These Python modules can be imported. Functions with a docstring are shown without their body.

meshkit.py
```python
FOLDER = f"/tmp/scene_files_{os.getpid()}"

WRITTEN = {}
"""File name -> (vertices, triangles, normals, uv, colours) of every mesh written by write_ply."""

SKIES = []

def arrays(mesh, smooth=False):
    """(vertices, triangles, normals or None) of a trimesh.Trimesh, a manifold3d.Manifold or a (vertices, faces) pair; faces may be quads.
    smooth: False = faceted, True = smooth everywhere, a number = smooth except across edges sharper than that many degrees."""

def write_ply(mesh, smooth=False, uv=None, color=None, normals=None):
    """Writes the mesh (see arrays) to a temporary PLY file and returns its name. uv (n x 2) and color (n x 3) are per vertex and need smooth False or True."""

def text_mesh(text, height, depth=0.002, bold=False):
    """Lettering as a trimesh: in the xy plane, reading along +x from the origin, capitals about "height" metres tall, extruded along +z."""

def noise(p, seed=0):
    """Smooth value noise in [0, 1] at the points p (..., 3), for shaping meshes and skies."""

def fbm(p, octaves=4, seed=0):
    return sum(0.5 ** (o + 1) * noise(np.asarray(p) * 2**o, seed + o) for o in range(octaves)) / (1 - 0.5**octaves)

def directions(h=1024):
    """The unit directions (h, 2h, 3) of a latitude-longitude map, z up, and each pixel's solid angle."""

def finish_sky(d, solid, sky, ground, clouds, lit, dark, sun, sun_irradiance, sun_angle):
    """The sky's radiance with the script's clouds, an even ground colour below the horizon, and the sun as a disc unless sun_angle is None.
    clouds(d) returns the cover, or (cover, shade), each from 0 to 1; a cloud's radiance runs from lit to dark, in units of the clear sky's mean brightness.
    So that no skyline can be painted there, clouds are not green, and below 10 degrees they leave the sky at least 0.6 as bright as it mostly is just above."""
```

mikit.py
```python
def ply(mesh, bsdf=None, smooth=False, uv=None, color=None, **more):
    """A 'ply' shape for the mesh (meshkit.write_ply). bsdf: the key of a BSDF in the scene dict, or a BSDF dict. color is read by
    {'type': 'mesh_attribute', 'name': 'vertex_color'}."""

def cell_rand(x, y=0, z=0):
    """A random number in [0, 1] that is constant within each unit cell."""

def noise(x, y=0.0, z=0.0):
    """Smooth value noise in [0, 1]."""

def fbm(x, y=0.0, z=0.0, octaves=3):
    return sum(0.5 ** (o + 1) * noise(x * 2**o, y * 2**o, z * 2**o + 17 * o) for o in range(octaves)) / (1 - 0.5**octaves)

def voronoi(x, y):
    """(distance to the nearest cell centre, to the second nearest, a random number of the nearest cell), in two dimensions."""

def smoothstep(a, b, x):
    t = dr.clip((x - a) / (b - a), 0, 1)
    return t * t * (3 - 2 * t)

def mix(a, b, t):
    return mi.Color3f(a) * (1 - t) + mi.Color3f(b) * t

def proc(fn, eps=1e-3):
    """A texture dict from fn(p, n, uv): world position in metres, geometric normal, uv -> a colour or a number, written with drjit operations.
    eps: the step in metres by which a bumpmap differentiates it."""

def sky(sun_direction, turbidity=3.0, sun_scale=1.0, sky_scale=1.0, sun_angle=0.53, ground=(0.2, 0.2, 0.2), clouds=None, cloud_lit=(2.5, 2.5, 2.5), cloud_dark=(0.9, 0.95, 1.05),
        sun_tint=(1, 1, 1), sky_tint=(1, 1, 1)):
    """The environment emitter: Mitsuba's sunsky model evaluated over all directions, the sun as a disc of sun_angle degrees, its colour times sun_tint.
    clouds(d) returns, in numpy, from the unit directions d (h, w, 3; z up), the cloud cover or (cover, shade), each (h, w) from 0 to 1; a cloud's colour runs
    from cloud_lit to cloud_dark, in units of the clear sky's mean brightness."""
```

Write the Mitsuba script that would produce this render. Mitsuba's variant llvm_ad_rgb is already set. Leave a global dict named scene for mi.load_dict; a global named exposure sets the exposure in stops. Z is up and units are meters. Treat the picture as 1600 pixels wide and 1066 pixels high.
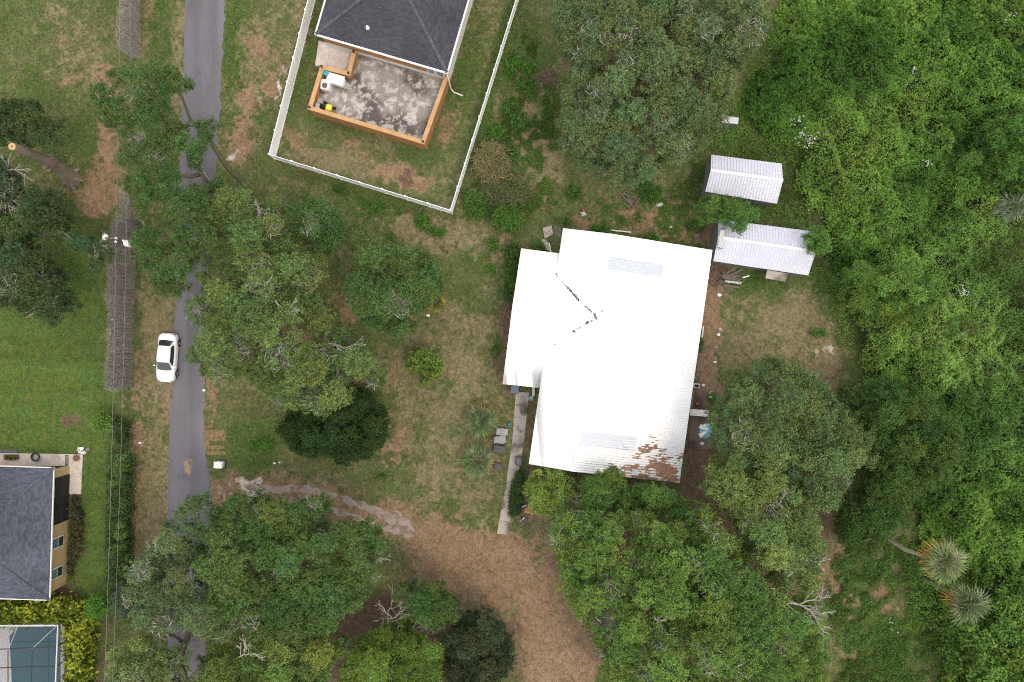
import math, numpy as np, trimesh, mitsuba as mi, drjit as dr, mikit, meshkit
from shapely.geometry import Polygon, Point, LineString
import shapely, shapely.ops
T = mi.ScalarTransform4f
H = 65.0                      # the drone hovers 65 m above the ground, looking straight down
scene, labels = {}, {}
scene['camera'] = {'type': 'perspective', 'fov': 2 * math.degrees(math.atan(0.75)), 'fov_axis': 'x', 'near_clip': 0.5, 'far_clip': 6000.0,
                   'to_world': T().look_at(origin=[0, 0, H], target=[0, 0, 0], up=[0, 1, 0])}
SUN = [0.38, -0.30, 0.87]
scene['sky'] = mikit.sky(SUN, turbidity=3, sun_scale=0.13, sun_angle=16, clouds=lambda d: np.ones(d.shape[:2]), cloud_lit=(2.52, 2.5, 2.48))
exposure = 2.6

# ---------------------------------------------------------------- helpers
K = 1600 / 1.5
def P(px, py, z=0.0):
    s = (H - z) / K
    return np.array([(px - 800) * s, (533 - py) * s, z])
def PP(pts, z=0.0): return np.array([P(a, b, z) for a, b in pts])
M = 65.0 / K                  # metres per photo pixel on the ground
def rng(seed): return np.random.default_rng(seed)

def key_for(name):
    if name not in scene and name not in used: used.add(name); return name
    i = 1
    while f'{name}_{i:03d}' in used: i += 1
    k = f'{name}_{i:03d}'; used.add(k); return k
used = set()
def thing(name, label, cat, group=None):
    k = key_for(name); labels[k] = {'label': label, 'category': cat}
    if group: labels[k]['group'] = group
    return k
def put(name, mesh, bsdf, parent=None, smooth=False, color=None, label=None, cat=None, group=None, kind=None):
    k = key_for((parent + '__' + name) if parent else name)
    scene[k] = mikit.ply(mesh, bsdf, smooth=smooth, color=color)
    d = {}
    if label: d['label'] = label
    if cat: d['category'] = cat
    if group: d['group'] = group
    if kind: d['kind'] = kind
    if d: labels[k] = d
    return k
def struct(name, mesh, bsdf, smooth=False): return put(name, mesh, bsdf, smooth=smooth, kind='structure')

class MB:
    def __init__(s): s.v, s.f, s.c, s.n = [], [], [], 0
    def add(s, v, f, col=None):
        v = np.asarray(v, float); f = np.asarray(f, int)
        if f.ndim == 2 and f.shape[1] == 4: f = np.vstack([f[:, [0, 1, 2]], f[:, [0, 2, 3]]])
        s.v.append(v); s.f.append(f + s.n); s.n += len(v)
        if col is not None: s.c.append(np.broadcast_to(col, (len(v), 3)))
        return s
    def box(s, c, size, rz=0.0, bev=0.0, axes=None):
        x, y, z = np.array(size) / 2
        if bev <= 0:
            v = np.array([[a * x, b * y, d * z] for a in (-1, 1) for b in (-1, 1) for d in (-1, 1)], float)
            f = [[0, 1, 3, 2], [4, 6, 7, 5], [0, 4, 5, 1], [2, 3, 7, 6], [0, 2, 6, 4], [1, 5, 7, 3]]
        else:
            b = min(bev, x * .9, y * .9, z * .9); pts = []
            for a in (-1, 1):
                for e in (-1, 1):
                    for d in (-1, 1): pts += [[a * x, e * (y - b), d * (z - b)], [a * (x - b), e * y, d * (z - b)], [a * (x - b), e * (y - b), d * z]]
            h = trimesh.convex.convex_hull(np.array(pts)); v, f = np.array(h.vertices), np.array(h.faces)
        if axes is not None: v = v @ np.array(axes)
        else:
            ca, sa = math.cos(rz), math.sin(rz); v = np.stack([v[:, 0] * ca - v[:, 1] * sa, v[:, 0] * sa + v[:, 1] * ca, v[:, 2]], 1)
        return s.add(v + np.asarray(c, float), f)
    def beam(s, a, b, w, h):
        """a square bar from a to b: w across (level), h high"""
        a, b = np.asarray(a, float), np.asarray(b, float); d = b - a; L = np.linalg.norm(d); d /= L
        u = np.cross([0, 0, 1.0], d); n = np.linalg.norm(u); u = u / n if n > 1e-6 else np.array([1.0, 0, 0]); w2 = np.cross(d, u)
        return s.box((a + b) / 2, (L, w, h), axes=[d, u, w2])
    def tube(s, p, r, sides=8, col=None, cap=True):
        p = np.asarray(p, float); r = np.broadcast_to(r, (len(p),))
        t = np.gradient(p, axis=0); t /= np.linalg.norm(t, axis=1, keepdims=True) + 1e-12
        ref = np.array([0.31, 0.23, 0.92]) if abs(t[:, 2]).max() < 0.8 else np.array([0.9, 0.4, 0.05])
        a = np.cross(t, ref); a /= np.linalg.norm(a, axis=1, keepdims=True) + 1e-12; b = np.cross(t, a)
        an = np.arange(sides) * 2 * np.pi / sides
        v = (p[:, None] + r[:, None, None] * (np.cos(an)[None, :, None] * a[:, None] + np.sin(an)[None, :, None] * b[:, None])).reshape(-1, 3)
        i, j = np.meshgrid(np.arange(len(p) - 1), np.arange(sides), indexing='ij')
        q = np.stack([i * sides + j, i * sides + (j + 1) % sides, (i + 1) * sides + (j + 1) % sides, (i + 1) * sides + j], -1).reshape(-1, 4)
        f = np.vstack([q[:, [0, 1, 2]], q[:, [0, 2, 3]]])
        if cap:
            n = len(v); v = np.vstack([v, p[0], p[-1]]); k = np.arange(sides); e = (len(p) - 1) * sides
            f = np.vstack([f, np.stack([k * 0 + n, (k + 1) % sides, k], 1), np.stack([k * 0 + n + 1, e + k, e + (k + 1) % sides], 1)])
        return s.add(v, f, col)
    def prism(s, poly, z0, z1):
        pg = poly if isinstance(poly, Polygon) else Polygon([(q[0], q[1]) for q in poly])
        m = trimesh.creation.extrude_polygon(shapely.geometry.polygon.orient(pg), z1 - z0, engine='earcut')
        return s.add(np.array(m.vertices) + [0, 0, z0], np.array(m.faces))
    def lathe(s, c, prof, sides=16):
        an = np.arange(sides) * 2 * np.pi / sides; pr = np.array(prof, float)
        v = np.stack([pr[:, 0, None] * np.cos(an), pr[:, 0, None] * np.sin(an), np.broadcast_to(pr[:, 1, None], (len(pr), sides))], -1).reshape(-1, 3) + np.asarray(c, float)
        i, j = np.meshgrid(np.arange(len(pr) - 1), np.arange(sides), indexing='ij')
        q = np.stack([i * sides + j, i * sides + (j + 1) % sides, (i + 1) * sides + (j + 1) % sides, (i + 1) * sides + j], -1).reshape(-1, 4)
        return s.add(v, q)
    def quad(s, a, b, c, d): return s.add(np.array([a, b, c, d], float), [[0, 1, 2, 3]])
    def mesh(s): return np.vstack(s.v), np.vstack(s.f)
    def color(s): return np.vstack(s.c)
def slab(poly, z0, z1): return MB().prism(poly, z0, z1).mesh()

def smoothnp(a, b, x):
    t = np.clip((x - a) / (b - a), 0, 1); return t * t * (3 - 2 * t)

# ---------------------------------------------------------------- ground cover patches (photo-measured places in metres)
# kind, px, py, rx, ry, degrees, strength
PATCH = [
 ('lawn', 70, 600, 105, 150, 0, 1), ('lawn', 60, 480, 110, 60, 0, .9), ('lawn', 150, 800, 25, 170, 0, 1), ('lawn', 120, 900, 30, 60, 0, .6), ('lawn', 120, 480, 50, 110, 5, .8),
 ('lush', 60, 380, 120, 70, 0, .5), ('lush', 30, 40, 60, 50, 0, .35), ('lush', 60, 130, 50, 40, 0, .45), ('lush', 130, 200, 30, 40, 0, .4), ('lush', 245, 40, 14, 90, 0, .7), ('lush', 362, 60, 12, 110, 2, .8), ('lush', 375, 20, 20, 30, 0, .6),
 ('lush', 240, 230, 25, 40, 0, .6), ('lush', 470, 110, 15, 110, 16, .6), ('lush', 440, 200, 20, 45, 16, .5), ('lush', 530, 190, 60, 14, 18, .6), ('lush', 650, 240, 40, 20, 15, .55), ('lush', 720, 140, 20, 90, 16, .55), ('lush', 770, 120, 14, 150, 16, .8), ('lush', 690, 90, 15, 60, 16, .4),
 ('lush', 560, 300, 140, 14, 17, .5), ('lush', 460, 220, 60, 12, 17, .5), ('lush', 820, 100, 40, 90, 0, .5), ('lush', 790, 300, 50, 40, 0, .6), ('lush', 860, 330, 50, 40, 0, .4), ('lush', 740, 400, 25, 22, 0, .6), ('lush', 800, 440, 14, 80, 5, .7),
 ('lush', 1190, 440, 50, 22, 0, .8), ('lush', 1290, 460, 25, 60, 10, .9), ('lush', 1100, 330, 40, 20, 0, .6), ('lush', 1180, 210, 40, 60, 0, .8), ('lush', 1120, 210, 60, 40, 0, .6), ('lush', 960, 340, 60, 20, 0, .4), ('lush', 400, 690, 50, 50, 0, .7), ('lush', 350, 700, 30, 30, 0, .4), ('lush', 590, 750, 60, 22, 0, .35),
 ('lush', 700, 440, 60, 60, 0, .25), ('lush', 640, 500, 110, 70, 0, .3), ('lush', 1400, 1000, 70, 60, 0, .6), ('lush', 1330, 980, 30, 40, 0, .5), ('lush', 680, 640, 70, 60, 0, .2), ('lush', 640, 860, 24, 18, 0, .35), ('lush', 830, 830, 30, 12, 0, .4), ('dirt', 740, 895, 100, 50, 14, .95), ('dirt', 850, 1010, 60, 90, -14, .8), ('dry', 790, 950, 80, 80, 0, .8),
 ('dry', 120, 50, 80, 50, 0, .3), ('dry', 120, 110, 50, 34, 20, .5), ('dry', 230, 60, 14, 110, 0, .5), ('dry', 280, 110, 10, 150, 2, .6), ('dry', 245, 560, 30, 200, 1, .65), ('dry', 240, 800, 36, 150, 1, .7), ('dry', 500, 250, 60, 16, 17, .75), ('dry', 600, 270, 60, 26, 10, .7),
 ('dry', 820, 180, 25, 90, 0, .5), ('dry', 850, 260, 30, 60, 10, .7), ('dry', 670, 360, 70, 30, 10, .75), ('dry', 740, 370, 45, 25, 20, .6), ('dry', 700, 580, 110, 120, 0, .5), ('dry', 700, 720, 100, 60, 0, .45), ('dry', 640, 690, 40, 50, 0, .5), ('dry', 460, 60, 20, 90, 14, .5), ('dry', 390, 110, 30, 100, 4, .45),
 ('dry', 1240, 510, 70, 60, 0, .62), ('dry', 1290, 560, 36, 50, 0, .7), ('dry', 1180, 540, 50, 60, 0, .6), ('dry', 860, 870, 60, 90, 0, .6), ('dry', 880, 1000, 60, 90, 10, .7), ('dry', 500, 760, 80, 20, 10, .5), ('dry', 790, 400, 20, 40, 0, .5), ('dry', 760, 790, 60, 40, 0, .4),
 ('dirt', 160, 130, 36, 18, 70, .55), ('dirt', 110, 125, 18, 14, 30, .5), ('dirt', 170, 250, 22, 70, 0, .65), ('dirt', 150, 310, 30, 40, 0, .8), ('dirt', 405, 75, 18, 16, 0, .8), ('dirt', 390, 170, 20, 50, 0, .6), ('dirt', 425, 120, 8, 40, 14, .7), ('dirt', 370, 230, 20, 40, 10, .6),
 ('dirt', 625, 275, 40, 20, 10, .8), ('dirt', 460, 215, 25, 25, 20, .5), ('dirt', 700, 200, 14, 40, 16, .5), ('dirt', 560, 240, 40, 14, 17, .6), ('dirt', 280, 540, 7, 60, 2, .9), ('dirt', 325, 620, 6, 70, 0, .9), ('dirt', 264, 620, 6, 60, 0, .7), ('dirt', 212, 700, 8, 200, 1, .6), ('dirt', 330, 320, 14, 30, 0, .6),
 ('dirt', 470, 535, 40, 40, 0, .6), ('dirt', 560, 600, 20, 24, 0, .5), ('dirt', 540, 480, 30, 30, 0, .6), ('dirt', 640, 490, 30, 30, 0, .3), ('dirt', 615, 690, 12, 40, 8, .75), ('dirt', 850, 330, 14, 14, 0, .5),
 ('dirt', 350, 785, 50, 26, 10, .9), ('dirt', 420, 770, 80, 22, 8, .95), ('dirt', 520, 795, 90, 28, 20, .9), ('dirt', 620, 820, 70, 34, 24, .9), ('dirt', 700, 850, 80, 40, 20, .95), ('dirt', 790, 870, 70, 36, 18, .8), ('dirt', 860, 910, 45, 50, 20, .85), ('dirt', 690, 910, 60, 50, 0, .6), ('dirt', 890, 1010, 50, 90, -14, .7), ('dirt', 830, 960, 40, 60, 10, .55),
 ('mulch', 600, 985, 110, 60, 0, .85), ('mulch', 520, 1020, 60, 50, 0, .8), ('mulch', 690, 920, 50, 40, 0, .5), ('mulch', 800, 1020, 20, 60, 0, .5), ('dirt', 1296, 900, 24, 60, 12, .6), ('dirt', 1320, 915, 24, 26, 10, .6), ('dirt', 1325, 1000, 22, 70, 10, .42), ('lush', 1340, 960, 50, 90, 0, .5), ('mulch', 1290, 800, 30, 50, 10, .9), ('mulch', 1210, 700, 60, 60, 0, .8), ('dirt', 1380, 940, 20, 20, 0, .6), ('dirt', 1340, 1050, 30, 24, 0, .4),
 ('dirt', 1060, 345, 45, 26, 12, .9), ('dirt', 1000, 345, 40, 14, 8, .6), ('dirt', 1110, 380, 20, 40, 5, .8), ('mulch', 1118, 420, 18, 30, 5, .9), ('dirt', 1112, 500, 22, 90, 7, .95), ('dirt', 1100, 600, 24, 60, 7, .9), ('mulch', 1092, 690, 24, 60, 7, .9), ('mulch', 1095, 740, 30, 30, 0, .9), ('dirt', 920, 350, 36, 12, 8, .6), ('mulch', 880, 390, 12, 22, 0, .9),
 ('mulch', 790, 560, 9, 60, 6, .9), ('mulch', 792, 500, 9, 60, 6, .8), ('mulch', 828, 660, 10, 50, 8, .8), ('mulch', 822, 760, 12, 50, 8, .9), ('mulch', 900, 760, 40, 16, 0, .8), ('dirt', 835, 800, 20, 12, 0, .7), ('mulch', 118, 830, 9, 70, 0, .9), ('mulch', 100, 925, 32, 18, 0, .8), ('mulch', 160, 1010, 10, 70, 0, .5), ('mulch', 190, 830, 10, 150, 2, .7), ('mulch', 113, 665, 11, 11, 0, .8), ('mulch', 855, 125, 18, 14, 10, .8), ('mulch', 625, 278, 10, 9, 0, .9),
 ('mulch', 1070, 900, 200, 150, 0, .9), ('mulch', 1020, 130, 120, 120, 0, .6), ('mulch', 450, 880, 130, 90, 0, .8), ('mulch', 1220, 690, 110, 90, 0, .7), ('mulch', 420, 380, 50, 40, 0, .6), ('mulch', 450, 470, 40, 40, 0, .5), ('mulch', 420, 560, 50, 30, 0, .45), ('mulch', 560, 460, 30, 30, 0, .4), ('mulch', 1110, 60, 40, 40, 0, .6), ('mulch', 980, 120, 60, 60, 0, .5),
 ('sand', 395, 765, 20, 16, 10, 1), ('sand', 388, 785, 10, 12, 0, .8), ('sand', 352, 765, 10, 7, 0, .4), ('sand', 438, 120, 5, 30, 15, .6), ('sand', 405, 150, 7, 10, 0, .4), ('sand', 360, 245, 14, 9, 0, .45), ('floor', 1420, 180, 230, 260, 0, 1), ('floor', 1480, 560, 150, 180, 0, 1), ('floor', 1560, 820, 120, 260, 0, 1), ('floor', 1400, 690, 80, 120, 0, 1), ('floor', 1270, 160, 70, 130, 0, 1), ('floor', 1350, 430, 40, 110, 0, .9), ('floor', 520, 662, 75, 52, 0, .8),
 ('sand', 1290, 545, 12, 10, 0, .4), ('sand', 1222, 930, 10, 6, 0, .2),
]
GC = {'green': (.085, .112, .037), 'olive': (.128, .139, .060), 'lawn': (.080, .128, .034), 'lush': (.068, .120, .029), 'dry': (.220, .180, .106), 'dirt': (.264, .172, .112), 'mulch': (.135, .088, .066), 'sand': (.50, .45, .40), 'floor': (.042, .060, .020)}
class NPL:
    noise = staticmethod(lambda x, y: meshkit.noise(np.stack([x, y, 0 * x], -1)))
    fbm = staticmethod(lambda x, y: meshkit.fbm(np.stack([x, y, 0 * x], -1), 3))
    ss = staticmethod(smoothnp)
    sqrt, mx, mn = staticmethod(np.sqrt), staticmethod(np.maximum), staticmethod(np.minimum)
    mix = staticmethod(lambda a, b, t: np.asarray(a) * (1 - t[..., None]) + np.asarray(b) * t[..., None])
class DRL:
    noise = staticmethod(lambda x, y: mikit.noise(x, y))
    fbm = staticmethod(lambda x, y: mikit.fbm(x, y, 0.0, 3))
    ss = staticmethod(mikit.smoothstep)
    sqrt, mx, mn = staticmethod(dr.sqrt), staticmethod(dr.maximum), staticmethod(dr.minimum)
    mix = staticmethod(mikit.mix)
def ground_col(L, x, y):
    big, mid, fine = L.fbm(x * .11 + 40, y * .11 + 40), L.fbm(x * .7 + 90, y * .7 + 90), L.fbm(x * 3.1 + 200, y * 3.1 + 200)
    wx, wy = x + (L.fbm(x * .8 + 7, y * .8 + 7) - .5) * 2.6, y + (L.fbm(x * .8 + 77, y * .8 + 77) - .5) * 2.6
    w = {}
    for kind, px, py, rx, ry, deg, st in PATCH:
        c = P(px, py); a = math.radians(-deg); ca, sa = math.cos(a), math.sin(a)
        ux, uy = ((wx - c[0]) * ca + (wy - c[1]) * sa) / (rx * M), ((wy - c[1]) * ca - (wx - c[0]) * sa) / (ry * M)
        d = ux * ux + uy * uy
        e = (1 - L.ss(.25, 1.7, d)) * st
        w[kind] = L.mx(w[kind], e) if kind in w else e
    c = L.mix(GC['green'], GC['olive'], L.ss(.32, .64, big * .5 + mid * .5))
    c = L.mix(c, GC['dry'], L.ss(.50, .68, mid * .5 + fine * .5) * .5)
    c = L.mix(c, GC['lush'], L.ss(.54, .70, L.fbm(x * 1.5 + 33, y * 1.5 + 11)) * .5)
    rag = (mid - .5) * 1.05 + (fine - .5) * 1.0
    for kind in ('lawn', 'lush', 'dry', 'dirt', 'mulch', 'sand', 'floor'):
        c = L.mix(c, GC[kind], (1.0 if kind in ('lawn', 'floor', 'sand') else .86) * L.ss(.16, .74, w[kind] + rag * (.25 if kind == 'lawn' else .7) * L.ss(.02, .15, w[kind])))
    return c, w, fine
def ground_tex(p, n, uv):
    c, w, fine = ground_col(DRL, p.x, p.y)
    b = mikit.fbm(p.x * 6.3, p.y * 6.3, 0, 2); s = mikit.noise(p.x * 17, p.y * 17); g = mikit.noise(p.x * 1.9 + 3, p.y * 1.9)
    stripe = mikit.noise(p.y * 1.7 + mikit.noise(p.x * .1, p.y * .3) * 2, p.x * .07) * w['lawn']
    c = mikit.mix(c, c * mi.Color3f(1.35, 1.0, .8), mikit.smoothstep(.5, .8, g) * .55 * w['lawn'])
    k = (.46 + .56 * b + .42 * s + .5 * (fine - .5)) * (1 + .22 * (stripe - .5 * w['lawn']))
    c = c * k
    fleck = mikit.smoothstep(.80, .9, mikit.noise(p.x * 7.7 + 50, p.y * 7.7)) * (1 - w['lawn'])
    return mikit.mix(c, mi.Color3f(.33, .25, .15), fleck * .35)
def ground_bump(p, n, uv): return mikit.fbm(p.x * 5, p.y * 5, 0, 3) * .07
def ROUGH(tex, bump=None, scale=1.0, eps=.02):
    b = {'type': 'diffuse', 'reflectance': tex}
    if bump: b = {'type': 'bumpmap', 'tex': mikit.proc(bump, eps), 'scale': scale, 'bsdf': b}
    return {'type': 'twosided', 'bsdf': b}
def rgb(*c): return {'type': 'rgb', 'value': list(c)}
def mat(name, c, rough=.6, metallic=0.0, spec=.4):
    scene[name] = {'type': 'twosided', 'bsdf': {'type': 'principled', 'base_color': c if isinstance(c, dict) else rgb(*c), 'roughness': rough, 'metallic': metallic, 'specular': spec}}
    return name
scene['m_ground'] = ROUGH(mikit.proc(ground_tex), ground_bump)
scene['m_leaf'] = {'type': 'twosided', 'bsdf': {'type': 'diffuse', 'reflectance': {'type': 'mesh_attribute', 'name': 'vertex_color'}}}
def road_tex(p, n, uv):
    a = mikit.fbm(p.x * 1.3, p.y * .12, 0, 3); s = mikit.noise(p.x * 22, p.y * 22); f = mikit.fbm(p.x * .5, p.y * .5, 0, 2)
    xr = p.x + .017 * p.y; wt = mikit.smoothstep(.35, .7, mikit.noise(xr * 1.15 + 40, p.y * .03)); ck = mikit.smoothstep(.47, .5, mikit.fbm(p.x * .9, p.y * .35, 3, 3)) * (1 - mikit.smoothstep(.5, .53, mikit.fbm(p.x * .9, p.y * .35, 3, 3)))
    c = mi.Color3f(.152, .145, .164) * (.64 + .34 * a + .2 * s + .16 * f + .12 * wt) * (1 - .10 * ck)
    q = P(295, 732); d = dr.sqrt(dr.square(p.x - q[0]) + dr.square((p.y - q[1]) * .6)) + (mikit.fbm(p.x * 3, p.y * 3, 0, 2) - .5) * .9
    c = mikit.mix(c, mi.Color3f(.42, .26, .16), (1 - mikit.smoothstep(.1, .5, d)) * .8)
    lit = mikit.smoothstep(.62, .8, mikit.fbm(p.x * .9 + 30, p.y * .9, 0, 3)) * (1 - mikit.smoothstep(-17, -14, p.y))
    return mikit.mix(c, mi.Color3f(.2, .12, .075), lit * .6)
scene['m_road'] = ROUGH(mikit.proc(road_tex), lambda p, n, uv: mikit.noise(p.x * 30, p.y * 30) * .006)
def conc_tex(base, dark, sc, lo=.45, hi=.7):
    def fn(p, n, uv):
        a = mikit.fbm(p.x * sc, p.y * sc, p.z, 4); s = mikit.noise(p.x * 14, p.y * 14, p.z * 14)
        return mikit.mix(mi.Color3f(*base), mi.Color3f(*dark), mikit.smoothstep(lo, hi, a)) * (.82 + .34 * s)
    return ROUGH(mikit.proc(fn))
scene['m_walk'] = conc_tex((.40, .36, .32), (.17, .145, .13), .9)
scene['m_pad'] = conc_tex((.60, .52, .475), (.50, .42, .37), 1.2, .4, .7)
scene['m_brokenslab'] = conc_tex((.33, .275, .245), (.235, .165, .125), 2.2)
scene['m_darkpad'] = conc_tex((.17, .13, .105), (.09, .068, .055), .7)
def deck_tex(p, n, uv):
    a = mikit.fbm(p.x * .45 + 5, p.y * .45, 0, 3); s = mikit.fbm(p.x * 2.3, p.y * 2.3, 0, 3); f = mikit.fbm(p.x * 5.5, p.y * 5.5 , 0, 2); g = mikit.noise(p.x * 18, p.y * 18)
    c = mikit.mix(mi.Color3f(.29, .255, .24), mi.Color3f(.115, .10, .093), mikit.smoothstep(.40, .62, a))
    c = mikit.mix(c, mi.Color3f(.56, .53, .51), mikit.smoothstep(.44, .68, s * .72 + f * .28) * .7)
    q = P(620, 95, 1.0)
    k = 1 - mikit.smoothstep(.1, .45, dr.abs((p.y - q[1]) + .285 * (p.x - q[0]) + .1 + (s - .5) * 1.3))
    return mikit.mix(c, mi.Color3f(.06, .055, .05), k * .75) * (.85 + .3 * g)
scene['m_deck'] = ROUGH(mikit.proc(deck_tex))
def shingle(base, var, ax, ay):
    """asphalt shingles: tabs 0.33 m wide in courses 0.14 m deep, each its own tone; ax, ay: the direction along the eave"""
    def fn(p, n, uv):
        fl = mi.Float(1) / dr.maximum(dr.sqrt(n.x * n.x + n.y * n.y), 1e-4)
        dx, dy = n.x * fl, n.y * fl                      # down-slope direction
        d, e = p.x * dx + p.y * dy, p.y * dx - p.x * dy
        row = dr.floor(d / .15); r = mikit.cell_rand(row, 7)
        tab = mikit.cell_rand(dr.floor(e / .32 + r * 3), row)
        fr = d / .15 - row
        gap = 1 - .4 * (1 - mikit.smoothstep(0, .22, fr))
        b = mikit.fbm(p.x * .35, p.y * .35, 0, 3); s = mikit.noise(p.x * 25, p.y * 25, p.z * 25)
        return mi.Color3f(*base) * (1 + var * (tab - .5)) * gap * (.65 + .45 * b + .28 * s)
    return ROUGH(mikit.proc(fn), lambda p, n, uv: mikit.noise(p.x * 9, p.y * 9, p.z * 9) * .02)
scene['m_shingle_grey'] = shingle((.070, .071, .086), .4, 1, 0)
scene['m_hip'] = shingle((.105, .106, .120), .4, 1, 0)
scene['m_shingle_blue'] = shingle((.085, .092, .118), .5, 1, 0)
mat('m_white', (.78, .78, .78), .45)
mat('m_vinyl', (.84, .85, .88), .35)
mat('m_vinyl_old', (.5, .51, .53), .5)
mat('m_trim', (.68, .66, .63), .5)
mat('m_dark', (.03, .03, .032), .5)
mat('m_black', (.012, .012, .013), .35)
mat('m_rubber', (.02, .02, .02), .8)
mat('m_steel', (.45, .46, .47), .35, .8)
mat('m_wire', (.22, .22, .22), .6)
mat('m_galv', (.42, .43, .44), .5, .3)
mat('m_teal', (.05, .32, .33), .4)
mat('m_bluebin', (.10, .13, .19), .45)
mat('m_yellow', (.75, .62, .05), .4)
mat('m_greybox', (.10, .10, .115), .6)
mat('m_lounger', (.36, .355, .37), .6)
mat('m_lounger_dark', (.085, .08, .088), .7)
mat('m_tan', (.42, .32, .165), .7)
mat('m_screen', (.022, .018, .017), .8)
mat('m_sky_pane', (.10, .16, .17), .08, .0, .8)
mat('m_red', (.25, .05, .04), .5)
mat('m_clay', (.15, .085, .06), .7)
def wood_tex(a, b, sc):
    def fn(p, n, uv):
        g = mikit.fbm(p.x * sc, p.y * sc, p.z * sc * .5, 3); s = mikit.noise(p.x * 40, p.y * 40, p.z * 6)
        return mikit.mix(mi.Color3f(*a), mi.Color3f(*b), g) * (.85 + .3 * s)
    return ROUGH(mikit.proc(fn))
scene['m_orange'] = wood_tex((.43, .245, .12), (.31, .165, .075), 1.6)
scene['m_orange_cap'] = wood_tex((.60, .375, .20), (.46, .27, .135), 1.8)
scene['m_wood_old'] = wood_tex((.22, .18, .155), (.12, .095, .08), 2.5)
scene['m_bark'] = wood_tex((.30, .25, .21), (.14, .112, .092), 3.0)
scene['m_palm_trunk'] = wood_tex((.44, .38, .31), (.28, .235, .19), 3.0)
scene['m_log_end'] = wood_tex((.6, .4, .2), (.45, .26, .12), 4.0)
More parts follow.
